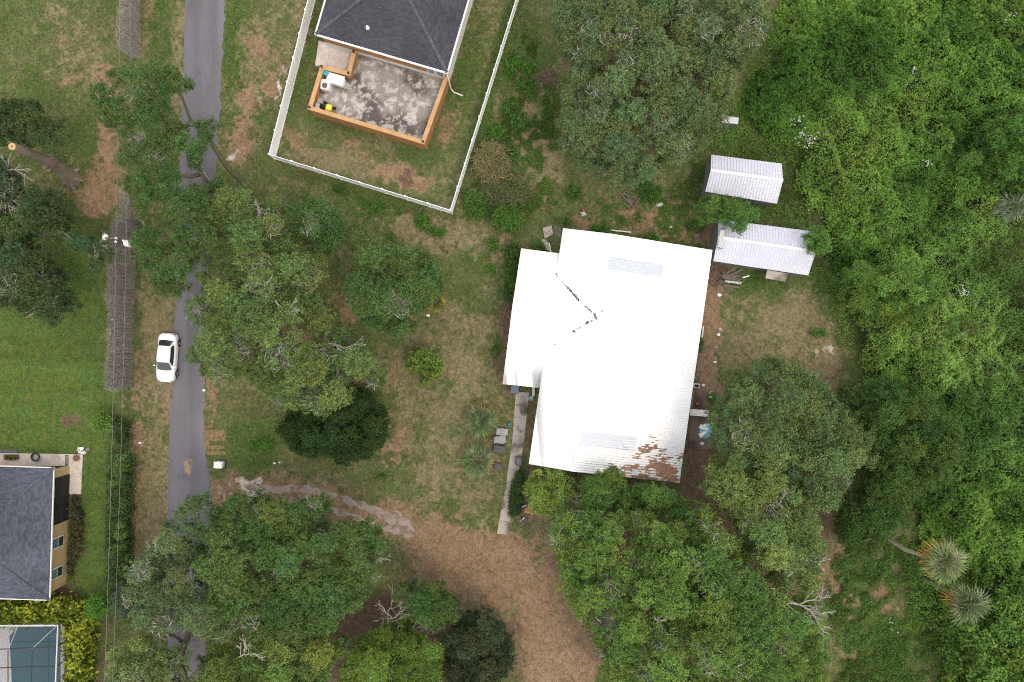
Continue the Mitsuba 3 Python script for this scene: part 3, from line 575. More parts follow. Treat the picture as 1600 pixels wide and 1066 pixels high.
def parapet(a, b, t=.3, z0=-.05):
    d = unit((cap[b] - cap[a]) * [1, 1, 0]); nrm = np.array([-d[1], d[0], 0]); q = [base[a] - d * t * .5 + nrm * t / 2, base[b] + d * t * .5 + nrm * t / 2, base[b] + d * t * .5 - nrm * t / 2, base[a] - d * t * .5 - nrm * t / 2]
    pk = put('parapet', slab([x[:2] for x in q], z0, WZ - .06), 'm_orange', dk)
    L = np.linalg.norm(base[b] - base[a]); n = max(2, int(L / .75)); m = max(1, int(L / 2.4))
    for i in range(m):
        c = Polygon([tuple((base[a] + d * (L * i / m + .006 - (.2 if i == 0 else 0)) + nrm * .19)[:2]), tuple((base[a] + d * (L * (i + 1) / m - .006 + (.2 if i == m - 1 else 0)) + nrm * .19)[:2]), tuple((base[a] + d * (L * (i + 1) / m - .006 + (.2 if i == m - 1 else 0)) - nrm * .19)[:2]), tuple((base[a] + d * (L * i / m + .006 - (.2 if i == 0 else 0)) - nrm * .19)[:2])])
        put('cap_board', slab(c, WZ - .06, WZ + rng(i + int(L * 10)).uniform(0, .006)), 'm_orange_cap', pk)
for a, b in (('nw', 'sw'), ('sw', 'se'), ('se', 'ne'), ('nw', 'in1'), ('in1', 'in2')): parapet(a, b)
for n in ('sw', 'se', 'nw', 'in1', 'in2'):
    put('post_lamp', MB().box(cap[n] + [0, 0, .1], (.16, .16, .2), bev=.03).box(cap[n] + [0, 0, .225], (.2, .2, .04)).mesh(), 'm_dark', dk)
sp = Polygon(PP([(497, 62), (553, 80), (545, 116), (503, 104), (491, 104)], .5)[:, :2]).buffer(-.05)
sk = key_for('side_slab'); labels[sk] = {'kind': 'structure'}
mid = LineString([(P(520, 40, .5))[:2], P(508, 130, .5)[:2]])
for i, piece in enumerate(shapely.ops.split(sp, mid).geoms if hasattr(shapely, 'ops') else [sp]): put('slab', slab(piece.buffer(-.01), -.05, .5 + .006 * i), 'm_pad', sk)
# white boxes and toys on the deck
ang = math.atan2(ew[1], ew[0])
def dbox(name, label, cat, px, py, size, matn, rz=0, bev=.06, lid=None, z=DZ):
    k = thing(name, label, cat); q = P(px, py, z + size[2]); q = np.array([q[0], q[1], z + size[2] / 2])
    put('body', MB().box(q, size, rz, bev).mesh(), matn, k)
    if lid: put('lid', MB().box(q + [0, 0, size[2] / 2 + .03], (size[0] * 1.04, size[1] * 1.06, .06), rz, .025).mesh(), lid, k)
    return k, q
k, q = dbox('storage_chest', 'long white storage chest beside the inner deck wall', 'chest', 524, 123.5, (1.55, .85, .75), 'm_white', ang, .12, 'm_white')
put('handle', MB().box(q + [-math.sin(ang) * -.45, -.44, .1], (.4, .03, .05), ang).mesh(), 'm_galv', k)
k, q = dbox('pump_unit', 'smaller white box unit with round fan by the west deck wall', 'machine', 507, 131, (.85, .95, .7), 'm_white', ang + .2, .1)
put('fan_grille', MB().lathe(q + [.02, -.15, .35], [(.0, .03), (.2, .03), (.26, .0)], 18).mesh(), 'm_greybox', k)
k, q = dbox('utility_bin', 'dark teal bin in the deck corner behind the white chest', 'bin', 509, 113, (.6, .55, .8), 'm_teal', ang, .08, 'm_teal')
k, q = dbox('terracotta_pot', 'small reddish pot below the white fan unit', 'pot', 503.5, 143, (.35, .35, .3), 'm_clay', .3, .08)
k = thing('ride_on_toy', 'yellow ride-on mower toy with black wheels on the deck', 'toy mower'); q = P(514, 170, DZ + .4); q[2] = DZ
put('hood', MB().box(q + [.0, .05, .48], (.58, .62, .36), ang, .1).mesh(), 'm_yellow', k)
put('seat', MB().box(q + [-.52, .16, .5], (.34, .42, .16), ang, .06).box(q + [-.7, .2, .66], (.1, .42, .34), ang, .04).mesh(), 'm_black', k)
for dx, dy in ((-.6, -.2), (-.55, .48), (.3, -.42), (.36, .25)):
    c, s = math.cos(ang), math.sin(ang); o = np.array([dx * c - dy * s, dx * s + dy * c, .2]); a_ = np.array([-s, c, 0]) * .09
    put('wheel', MB().tube([q + o - a_, q + o + a_], .2, 14).mesh(), 'm_rubber', k)
put('steering_column', MB().tube([q + [-.2, .08, .5], q + [-.32, .1, .78]], .025, 6).lathe(q + [-.33, .1, .78], [(.12, 0), (.15, .02), (.12, .04)], 12).mesh(), 'm_black', k)
k, q = dbox('grill_cart', 'grey kettle cart with wheels at the west end of the deck', 'cart', 497, 166, (.5, .45, .55), 'm_greybox', ang, .1, 'm_galv')

# --- the tan neighbour house
h3 = thing('house', 'tan walled house with blue-grey shingle roof beside the bright lawn', 'house')
e3 = 2.95; n3, s3 = P(84, 731, e3), P(77.5, 938, e3); wx = -22.0
d3 = unit(s3 - n3); l3 = np.array([d3[1], -d3[0], 0]); l3 = l3 if l3[0] < 0 else -l3
Ln3 = np.linalg.norm(s3 - n3); W3 = 24.0
nw3, sw3 = n3 + l3 * W3, s3 + l3 * W3; hr = Ln3 / 2
q0, q1 = (n3 + s3) / 2 + l3 * hr + [0, 0, 2.6], (nw3 + sw3) / 2 - l3 * hr + [0, 0, 2.6]
for pts in ([s3, n3, q0], [nw3, sw3, q1], [n3, nw3, q1, q0], [sw3, s3, q0, q1]):
    pts = np.array(pts); put('roof_slope', (pts, np.array([[0, 1, 2]] + ([[0, 2, 3]] if len(pts) == 4 else []))), 'm_shingle_blue', h3)
hc = MB()
for a, b in ((n3, q0), (s3, q0), (q0, q1)):
    n_ = int(np.linalg.norm(b - a) / .32)
    for k in range(n_): hc.beam(a + (b - a) * k / n_ + [0, 0, .02], a + (b - a) * (k + .93) / n_ + [0, 0, .028], .3, .02)
put('hip_cap', hc.mesh(), 'm_shingle_blue', h3)
gt = MB()
for a, b in ((n3, s3), (s3, sw3), (nw3, n3)): gt.beam(a + [0, 0, -.05], b + [0, 0, -.05], .09, .13)
put('fascia', gt.mesh(), 'm_trim', h3)
put('soffit', slab(Polygon([q[:2] for q in (n3, s3, sw3, nw3)]).buffer(-.02), e3 - .12, e3 - .08), 'm_trim', h3)
# walls: east face with a screened corner room
wpoly = Polygon([q[:2] for q in (n3, s3, sw3, nw3)]).buffer(-.42, join_style=2); wb = wpoly.exterior.coords
eN, eS = n3 + d3 * .42 + l3 * .42, s3 - d3 * .42 + l3 * .42
eN, eS = eN * [1, 1, 0], eS * [1, 1, 0]
def along(py):  # wall position whose foot shows at this picture row
    for t in np.linspace(0, 1, 800):
        q = eN + (eS - eN) * t
        if 533 - q[1] * K / H >= py: return t
    return 1.0
L3 = np.linalg.norm(eS - eN); tA = 1.0 / L3; tB = 5.1 / L3
pw = [eN + (eS - eN) * tB, eS, eS + l3 * (W3 - .84), eN + l3 * (W3 - .84), eN + l3 * 4.0, eN + (eS - eN) * tB + l3 * 4.0]
put('wall', slab([q[:2] for q in pw], -.05, e3 - .12), 'm_tan', h3)
put('porch_column', MB().box(eN + d3 * .35 + l3 * .2 + [0, 0, e3 / 2 - .08], (.4, .7, e3 - .1), math.atan2(d3[1], d3[0]) + math.pi / 2).mesh(), 'm_tan', h3)
sc_ = MB(); a, b = eN + d3 * .72, eN + d3 * (tB * L3 - .02)
sc_.quad(a + [0, 0, .08], b + [0, 0, .08], b + [0, 0, e3 - .14], a + [0, 0, e3 - .14]); put('porch_screen', sc_.mesh(), 'm_screen', h3)
fm = MB()
for t in np.linspace(.02, .98, 4): fm.beam(a + (b - a) * t + l3 * -.03, a + (b - a) * t + l3 * -.03 + [0, 0, e3 - .14], .06, .06)
for z in (.06, 1.0, 2.0, e3 - .2): fm.beam(a + l3 * -.03 + [0, 0, z], b + l3 * -.03 + [0, 0, z], .06, .06)
put('porch_frame', fm.mesh(), 'm_dark', h3)
for py in (848, 895.5):
    t = along(533 + (py - 533) * .975); c = eN + (eS - eN) * t + [0, 0, 1.5]; wk = key_for(h3 + '__window'); an3 = math.atan2(d3[1], d3[0])
    scene[wk] = mikit.ply(MB().box(c - l3 * .02, (1.0, .12, 1.55), an3).mesh(), 'm_white')
    put('pane', MB().box(c - l3 * .06 + [0, 0, .39], (.86, .08, .66), an3).mesh(), 'm_sky_pane', wk)
    put('pane', MB().box(c - l3 * .055 + [0, 0, -.36], (.86, .08, .68), an3).mesh(), 'm_glass', wk)
# things on the pale patio
k = thing('planter_trough', 'low dark trough of green plants on the pale patio', 'planter'); q = P(17, 714.5, .3); q[2] = .07
put('box', MB().box(q + [0, 0, .14], (1.25, .45, .28), 0, .03).mesh(), 'm_wood_old', k)
p_, n_ = q + rng(8).uniform(-1, 1, (260, 3)) * [.55, .18, .06] + [0, 0, .34], unit(rng(9).normal(size=(260, 3)) * .5 + [0, 0, 1]); v, f = leaf_mesh(p_, n_, .2, .12, 8)
put('foliage', (v, f), 'm_leaf', k, color=np.repeat(tint((.10, .12, .03), 260, 3), 4, 0))
k = thing('hose_reel', 'round black ring with pale centre on the pale patio', 'hose'); q = P(55.5, 714, .15); q[2] = .07
an = np.linspace(0, 2 * np.pi * 3, 70); put('coil', MB().tube(np.stack([q[0] + (.34 + .012 * an / 6) * np.cos(an), q[1] + (.34 + .012 * an / 6) * np.sin(an), q[2] + .05 + an * .006], 1), .055, 6).mesh(), 'm_dark', k, smooth=50)
put('disc', MB().lathe(q, [(0, .03), (.26, .03), (.28, 0)], 20).mesh(), 'm_walk', k)
k = thing('drain_grate', 'narrow dark drain across the pale patio by the porch', 'drain'); a, b = P(104.5, 711, .08), P(104.5, 728, .08)
put('frame', MB().beam(a + [-.14, 0, 0], b + [-.14, 0, 0], .03, .03).beam(a + [.14, 0, 0], b + [.14, 0, 0], .03, .03).mesh(), 'm_dark', k)
gb = MB()
for t in np.linspace(0.02, .98, 16): gb.beam(a + (b - a) * t + [-.13, 0, 0], a + (b - a) * t + [.13, 0, 0], .035, .02)
put('grating', gb.mesh(), 'm_black', k)
k = thing('clay_pot', 'oval brown clay pot at the patio corner', 'pot'); q = P(120, 715.5, .2); q[2] = .07
put('bowl', MB().lathe(q, [(.0, .0), (.2, .0), (.3, .26), (.26, .27), (.22, .2), (0, .18)], 18).mesh(), 'm_clay', k, smooth=40)
k = thing('rubble_heap', 'heap of white stones at the outer patio corner', 'stones'); q = P(130, 705); rr_ = rng(4)
for i in range(11):
    m = trimesh.creation.icosphere(1, .16); m.vertices = m.vertices * rr_.uniform(.6, 1.3, 3) * (1 + rr_.normal(size=(len(m.vertices), 1)) * .08) + q + [rr_.normal() * .35, rr_.normal() * .2, .1]
    put('stone', m, 'm_walk' if i % 2 else 'm_trim', k)
k = thing('ground_mat', 'narrow dark doormat strip along the patio lawn edge', 'mat'); put('weave', MB().box(P(12, 705.5, .03), (1.8, .3, .05), 0, .01).mesh(), 'm_greybox', k)

# --- pool under a screened cage
pz = 2.75
struct('pool_deck', slab(Polygon(PP([(-70, 978), (101, 973), (101, 1160), (-70, 1160)])[:, :2]).difference(Polygon(PP([(14, 993), (28, 978), (97, 977), (97, 1150), (22, 1150)])[:, :2])), -.05, .06), 'm_pooldeck')
k = thing('swimming_pool', 'blue swimming pool seen through the dark screened cage', 'pool')
bp = Polygon(PP([(14, 993), (28, 978), (97, 977), (97, 1150), (22, 1150)])[:, :2])
put('water', slab(bp.buffer(-.08), .004, .03), 'm_water', k)
rg_ = bp.difference(bp.buffer(-.09)); put('coping', slab(rg_, .0, .075), 'm_pooldeck', k)
k = thing('pool_cage', 'flat-topped metal pool cage of grey bars and dark insect screen', 'cage')
cN0, cN1, cS1, cS0 = P(-60, 978, pz), P(90.5, 977.5, pz), P(86.5, 1075, pz), P(-60, 1080, pz); cS1 = cN1 + (cS1 - cN1) * 1.4; cS0 = cN0 + (cS0 - cN0) * 1.4
for a, b, mt, w in ((cN0, cN1, 'm_vinyl_old', .09), (cN1, cS1, 'm_vinyl_old', .09), (P(-60, 1017, pz), P(89, 1011, pz), 'm_dark', .07), (P(-60, 1045, pz), P(88, 1041.5, pz), 'm_dark', .07), (P(12.5, 1017, pz), P(12.5, 1140, pz), 'm_dark', .06), (P(50, 1014, pz), P(48, 1140, pz), 'm_dark', .05), (P(12.5, 1017, pz), P(28, 978, pz), 'm_frame', .05), (P(50, 1014, pz), P(88, 979, pz), 'm_frame', .05)):
    put('roof_bar', MB().beam(a, b, w, w).mesh(), mt, k)
for q in (cN1, P(28, 978, pz), P(-20, 978, pz), P(89, 1011, pz), P(88, 1041.5, pz), cS1):
    put('post', MB().beam(np.array([q[0], q[1], .05]), q - [0, 0, .04], .07, .07).mesh(), 'm_dark', k)
put('roof_screen', MB().quad(cN0 + [0, 0, -.02], cN1 + [0, 0, -.02], cS1 + [0, 0, -.02], cS0 + [0, 0, -.02]).mesh(), 'm_mesh', k)
put('side_screen', MB().quad(cN1, cS1, cS1 * [1, 1, 0], cN1 * [1, 1, 0]).quad(cN0, cN1, cN1 * [1, 1, 0], cN0 * [1, 1, 0]).mesh(), 'm_mesh', k)

# --- the two metal sheds
def shed(label, nw, ne, rw, re, sw, se, ez, rz, n):
    k = thing('shed', label, 'shed'); nw, ne, sw, se = P(*nw, ez), P(*ne, ez), P(*sw, ez), P(*se, ez); rw, re = P(*rw, rz), P(*re, rz)
    roof_sheet(k, lin(rw, re), lin(nw, ne), n, 3, 'm_shedroof', .04); roof_sheet(k, lin(rw, re), lin(sw, se), n, 3, 'm_shedroof', .04)
    put('ridge_cap', MB().beam(rw + [0, 0, .03], re + [0, 0, .03], .26, .03).mesh(), 'm_white', k)
    pg = Polygon([q[:2] for q in (nw, ne, se, sw)]).buffer(-.16, join_style=2); put('wall', slab(pg, -.05, ez - .04), 'm_shedwall', k)
    gb = MB()
    for a, b, c, s in ((rw, nw, sw, 1), (re, ne, se, -1)):
        o = unit((re - rw) * [1, 1, 0]) * .17 * s; gb.add(np.array([a + o - [0, 0, .05], b + o - [0, 0, .04], c + o - [0, 0, .04]]), [[0, 1, 2]])
    put('gable', gb.mesh(), 'm_shedwall', k)
    d = unit((se - sw) * [1, 1, 0]); o = np.array([d[1], -d[0], 0]); c = sw + d * np.linalg.norm(se - sw) * .6 - o * .16; c[2] = 1.0
    dk_ = key_for(k + '__door'); scene[dk_] = mikit.ply(MB().box(c, (.95, .06, 1.95), math.atan2(d[1], d[0])).mesh(), 'm_greybox'); put('handle', MB().box(c + d * .36 + o * .05, (.05, .05, .16)).mesh(), 'm_steel', dk_)
    return k, nw, ne, sw, se
shed('northern white ribbed metal shed, its roof brighter on the south slope', (1111.5, 242), (1221.5, 256), (1110.5, 266), (1223.5, 282), (1102, 299.5), (1214, 318.5), 2.3, 2.95, 8)
k, nw, ne, sw, se = shed('longer grey-white ribbed metal shed nearest the white house', (1123, 343), (1271.5, 362), (1122, 371), (1275, 393), (1114.5, 408), (1263, 430.5), 2.35, 3.0, 11)
a0, b0 = P(1199, 422, 2.15), P(1231, 427.5, 2.15); o = unit(sw - nw) * .75
put('lean_to_roof', MB().quad(a0, b0, b0 + o * [1, 1, 0] - [0, 0, .25], a0 + o * [1, 1, 0] - [0, 0, .25]).mesh(), 'm_walk', k)
k = thing('ladder', 'pale metal ladder frame lying across the west end of the long shed roof', 'ladder'); a, b = P(1130, 354, 3.14), P(1124, 392, 3.06); sd = np.array([.2, .03, 0])
put('rail', MB().beam(a - sd, b - sd, .05, .05).mesh(), 'm_steel', k); put('rail', MB().beam(a + sd, b + sd, .05, .05).mesh(), 'm_steel', k)
for t in (.08, .14, .86, .92): put('rung', MB().beam(a + (b - a) * t - sd * 1.3, a + (b - a) * t + sd * 1.3, .05, .05).mesh(), 'm_dark', k)
put('board', MB().box((a + b) / 2 + [0, 0, .03], (.42, 1.6, .03), -.15).mesh(), 'm_vinyl_old', k)
k = thing('coop', 'small white-roofed coop half hidden under the northern oak', 'coop'); q = P(1136, 187, 1.7)
put('roof', MB().box(q, (2.1, .62, .06), -.12).mesh(), 'm_vinyl_old', k); put('wall', MB().box(q * [1, 1, 0] + [0, 0, .8], (1.9, .5, 1.6), -.12).mesh(), 'm_shedwall', k)

# --- vinyl fence round the lot
def fence():
    k = thing('vinyl_fence', 'white vinyl privacy fence around the grey-roofed house lot', 'fence')
    line = [P(496, -60, 1.8), P(420, 241, 1.8), P(703.5, 328.5, 1.8), P(806, 0, 1.8), P(828, -66, 1.8)]
    for a, b, n in zip(line[:-1], line[1:], (8, 8, 9, 2)):
        d = unit(b - a); L = np.linalg.norm(b - a); an = math.atan2(d[1], d[0]); r = rng(int(L * 100))
        for i in range(n):
            p0, p1 = a + d * L * i / n, a + d * L * (i + 1) / n; c = (p0 + p1) / 2; tilt = r.normal() * .008
            pk = key_for(k + '__panel'); m = MB(); w = L / n - .13; nb = 14
            for j in range(nb): m.box(c + d * w * ((j + .5) / nb - .5) + [0, 0, -.9 + r.normal() * .002], (w / nb - .004, .022, 1.55), an + tilt)
            scene[pk] = mikit.ply(m.mesh(), 'm_vinyl')
            put('rail', MB().box(c + [0, 0, -.09], (w, .06, .16), an).mesh(), 'm_vinyl', pk); put('rail', MB().box(c + [0, 0, -1.62], (w, .06, .16), an).mesh(), 'm_vinyl', pk)
            if i or a is not line[0]:
                put('post', MB().box(p0 + [0, 0, -.88], (.13, .13, 1.86), an).box(p0 + [0, 0, .07], (.16, .16, .03), an).add(np.array([p0 + [.07, .07, .085], p0 + [-.07, .07, .085], p0 + [-.07, -.07, .085], p0 + [.07, -.07, .085], p0 + [0, 0, .13]]), [[0, 1, 4], [1, 2, 4], [2, 3, 4], [3, 0, 4]]).mesh(), 'm_vinyl', k)
fence()
# ---------------------------------------------------------------- the white car
def car():
    k = thing('parked_car', 'white sedan with black windows parked half on the grass verge', 'car')
    q = P(261.5, 559, .6); q[2] = .02; hd = unit(P(258.5, 597) - P(264, 521)); sd = np.array([hd[1], -hd[0], 0])   # heading towards the bottom of the photo
    A3 = np.array([hd, -sd, [0, 0, 1.0]])
    def W(v): return np.asarray(v, float) @ A3 + q
    # lower body: stations along x with half width, belt height, crown height
    xs = np.array([-2.30, -2.22, -2.0, -1.6, -1.1, -.5, .2, .8, 1.3, 1.75, 2.05, 2.22, 2.30])
    hw = np.array([.60, .74, .84, .89, .905, .905, .905, .90, .89, .86, .79, .66, .48])
    zt = np.array([.78, .93, 1.00, 1.02, 1.00, .98, .97, .97, .95, .89, .81, .72, .62])
    zb = np.array([.36, .28, .22, .20, .20, .2, .2, .2, .2, .2, .22, .26, .34])
    ring = [(-.86, 0.0), (-1.0, .25), (-1.0, .55), (-.97, .78), (-.88, .93), (-.62, .985), (-.3, 1.0), (0, 1.01), (.3, 1.0), (.62, .985), (.88, .93), (.97, .78), (1.0, .55), (1.0, .25), (.86, 0.0)]
    v = np.array([[x, a * w, b0 + (t0 - b0) * h] for x, w, t0, b0 in zip(xs, hw, zt, zb) for a, h in ring]); n = len(ring); i, j = np.meshgrid(np.arange(len(xs) - 1), np.arange(n - 1), indexing='ij')
    f = np.stack([i * n + j, i * n + j + 1, (i + 1) * n + j + 1, (i + 1) * n + j], -1).reshape(-1, 4); f = np.vstack([f[:, [0, 1, 2]], f[:, [0, 2, 3]]])
    e = (len(xs) - 1) * n; f = np.vstack([f, [[0, t, t + 1] for t in range(1, n - 1)], [[e, e + t + 1, e + t] for t in range(1, n - 1)]])
    put('body', (W(v), f), 'm_paint', k, smooth=50)
    # cabin: roof panel, glass fore, aft and at the sides, pillars
    bx = [(-1.72, .70), (-1.1, .80), (-.2, .83), (.62, .80), (1.12, .70)]; tx = [(-1.12, .54), (-.8, .58), (-.2, .60), (.2, .59), (.42, .54)]; bz, tz = .96, [1.34, 1.39, 1.42, 1.41, 1.36]
    rv = []; 
    for (x, w), z in zip(tx, tz): rv += [[x, -w, z - .03], [x, -w * .6, z], [x, 0, z + .012], [x, w * .6, z], [x, w, z - .03]]
    i, j = np.meshgrid(np.arange(4), np.arange(4), indexing='ij'); put('roof', (W(np.array(rv)), np.stack([i * 5 + j, i * 5 + j + 1, (i + 1) * 5 + j + 1, (i + 1) * 5 + j], -1).reshape(-1, 4)), 'm_paint', k, smooth=True)
    pm = MB()
    for s in (-1, 1):
        B_ = [np.array([x, s * w, bz]) for x, w in bx]; T_ = [np.array([x, s * w, z - .03]) for (x, w), z in zip(tx, tz)]
        gl = MB(); 
        up, lo = [a * .86 + b * .14 for a, b in zip(T_, B_)], [a * .1 + b * .9 for a, b in zip(T_, B_)]
        for t in range(4): pm.quad(*W([B_[t], B_[t + 1], T_[t + 1], T_[t]]))
        o = np.array([0, s * .012, .006]); up[0] = up[0] + [.12, 0, 0]; lo[0] = lo[0] + [.2, 0, 0]; up[4] = up[4] - [.1, 0, 0]; lo[4] = lo[4] - [.16, 0, 0]
        for t in range(4): gl.quad(*W([lo[t] + o, lo[t + 1] + o, up[t + 1] + o, up[t] + o]))
        put('side_window', gl.mesh(), 'm_glass', k)
    put('pillar', pm.mesh(), 'm_paint', k)
    def glass(name, b, t, bw, tw, tz_, out):
        m = MB(); nn = 6; lo = [np.array([b + out * .10 * (1 - (2 * u / nn - 1) ** 2), bw * (2 * u / nn - 1), bz - .005]) for u in range(nn + 1)]; hi = [np.array([t + out * .03 * (1 - (2 * u / nn - 1) ** 2), tw * (2 * u / nn - 1), tz_]) for u in range(nn + 1)]
        for u in range(nn): m.quad(*W([lo[u], lo[u + 1], hi[u + 1], hi[u]]))
        put(name, m.mesh(), 'm_glass', k, smooth=True)
    glass('windscreen', 1.10, .43, .68, .53, 1.335, 1); glass('rear_window', -1.68, -1.12, .66, .52, 1.315, -1)
    for s in (-1, 1):
        for x in (-1.42, 1.42):
            wk = key_for(k + '__wheel'); c = W([x, s * .815, .33]); a = (-sd) * .105
            scene[wk] = mikit.ply(MB().tube([c - a, c + a], .335, 20).mesh(), 'm_rubber', smooth=40)
            put('rim', MB().tube([c + a * s * .9, c + a * s * 1.08], .21, 14).mesh(), 'm_steel', wk)
        put('mirror', MB().box(W([.78, s * .99, 1.0]), (.13, .22, .13), math.atan2(hd[1], hd[0]), .04).mesh(), 'm_paint', k)
        put('headlight', MB().box(W([2.10, s * .56, .70]), (.26, .34, .1), math.atan2(hd[1], hd[0]) - s * .45, .04).mesh(), 'm_lamp', k)
        put('tail_light', MB().box(W([-2.2, s * .62, .86]), (.12, .30, .12), math.atan2(hd[1], hd[0]) + s * .3, .03).mesh(), 'm_red', k)
    put('undertray', MB().box(W([0, 0, .22]), (3.9, 1.6, .16), math.atan2(hd[1], hd[0])).mesh(), 'm_black', k)
    put('number_plate', MB().box(W([-2.31, 0, .62]), (.02, .32, .12), math.atan2(hd[1], hd[0])).mesh(), 'm_trim', k)
car()

# ---------------------------------------------------------------- utility pole and lines
pk = thing('utility_pole', 'wooden utility pole carrying a white transformer over the verge', 'utility pole')
pb = P(246, 393); ph = 8.3; pt = np.array([pb[0], pb[1], ph]); 
put('pole', MB().tube([pb - [0, 0, .2], pb + [.0, 0, 4], pt], [.16, .14, .115], 12).mesh(), 'm_wood_old', pk, smooth=40)
tr_ = P(190.5, 380, 7.2); put('transformer', MB().lathe([tr_[0] + .35, tr_[1], 6.3], [(0, 0), (.27, .0), (.29, .1), (.29, .85), (.22, .95), (0, .98)], 18).mesh(), 'm_white', pk, smooth=40)
put('lid', MB().lathe([pt[0] - .5, pt[1] + .22, 7.45], [(0, .14), (.2, .12), (.26, .02), (.22, 0)], 16).mesh(), 'm_white', pk)
put('bracket', MB().beam(pt - [0, 0, 1.1], np.array([tr_[0], tr_[1], ph - 1.1]), .1, .1).mesh(), 'm_dark', pk)
arm0 = P(180.5, 372, ph); put('crossarm', MB().beam(pt - [-.3, 0, .15], arm0 - [0, 0, .15], .09, .11).mesh(), 'm_wood_old', pk)
for px, py in ((180.5, 372), (180, 377.5), (192, 376)):
    ins = P(px, py, ph); put('insulator', MB().lathe(ins - [0, 0, .12], [(.05, -.1), (.09, 0), (.06, .05), (.09, .09), (.05, .16), (0, .17)], 12).mesh(), 'm_white', pk, smooth=50)
def wire(label, pts, z, rad, sag=.25):
    q = []
    pw = [P(a, b, z) for a, b in pts]
    for a, b in zip(pw[:-1], pw[1:]):
        t = np.linspace(0, 1, 14)[:, None]; seg = a * (1 - t) + b * t; seg[:, 2] -= sag * 4 * (t * (1 - t))[:, 0]; q += list(seg[:-1])
    q.append(pw[-1]); put('power_line', MB().tube(np.array(q), rad, 5).mesh(), 'm_wire' if rad > .011 else 'm_dark', None, label=label, cat='power line')
wire('thin grey overhead wire running over the dead hedge, outer one', [(187, -300), (181, 374), (160, 1150)], ph + .05, .012)
wire('thin grey overhead wire from the transformer along the verge side', [(206, -300), (197, 378), (172, 1150)], 7.5, .0115)
wire('low dark cable over the dry verge beside the road', [(209, 402), (207, 800), (204, 1150)], 5.3, .0105)
put('cable_closure', MB().tube([P(209, 398, 5.3), P(209, 406, 5.3)], [.13, .13], 10).lathe(P(209, 398, 5.3) - [0, 0, .1], [(.0, 0), (.14, .05), (.14, .15), (0, .2)], 10).mesh(), 'm_black', None, label='black splice box hanging on the low cable by the oak', cat='splice box')

# ---------------------------------------------------------------- dead hedge of bare upright stems, and the live hedge that continues it
def stems_hedge(label, line, h, th, n, seed, lean=0.1, gap=0.0):
    k = thing('dead_hedge', label, 'hedge'); r = rng(seed); L = LineString([P(*q)[:2] for q in line]); m = MB()
    for i in range(n):
        t = r.random(); q = L.interpolate(t, True); hh = h * r.uniform(.86, 1.03) * (1 + .10 * math.sin(t * 9.0 + seed) + .06 * math.sin(t * 31)) * (1 - gap * r.random()); x, y = q.x - r.random() * th, q.y
        e = np.array([x + r.normal() * lean, y + r.normal() * lean * 1.5, hh]); b = np.array([x, y, -.05]); mid = (b + e) / 2 + r.normal(size=3) * [.06, .06, 0]
        m.tube([b, mid, e], [.022, .018, .008], 3, np.array([.47, .445, .415]) * r.uniform(.78, 1.18), cap=False)
        if r.random() < .75:
            for _ in range(2):
                s_ = r.uniform(.35, .95); c = b * (1 - s_) + e * s_; m.tube([c, c + r.normal(size=3) * [.22, .25, .1] + [0, 0, .2]], [.012, .004], 3, np.array([.40, .375, .345]) * r.uniform(.8, 1.15), cap=False)
    put('stem', m.mesh(), 'm_leaf', k, color=m.color(), kind='stuff')
    tl = MB(); N = n; t = r.random(N); hp = np.array([[L.interpolate(a, True).x - r.random() * th, L.interpolate(a, True).y, h * r.uniform(.3, 1.0)] for a in t]); v, f = leaf_mesh(hp, unit(r.normal(size=(N, 3))), .35, .03, seed); tl.add(v, f)
    put('twig', tl.mesh(), 'm_leaf', k, color=np.repeat(tint((.36, .33, .295), N, seed, .3, .03), 4, 0), kind='stuff')
stems_hedge('long tall leafless grey-brown dead hedge below the utility pole', [(216, 352), (212, 420), (209, 530), (207, 604)], 3.35, .72, 4600, 11, .09)
stems_hedge('upper stretch of dead grey hedge at the top of the verge', [(219, -60), (220, 0), (221, 60), (219, 92)], 2.7, .8, 1400, 12, .12)
stems_hedge('short broken remnant of dead grey hedge under the road oak', [(236, 226), (238, 246)], 2.2, .8, 260, 13, .4, .5)
stems_hedge('thin dead hedge stub between pole and road oak', [(222, 300), (217, 350)], 2.4, .8, 420, 14, .25, .4)

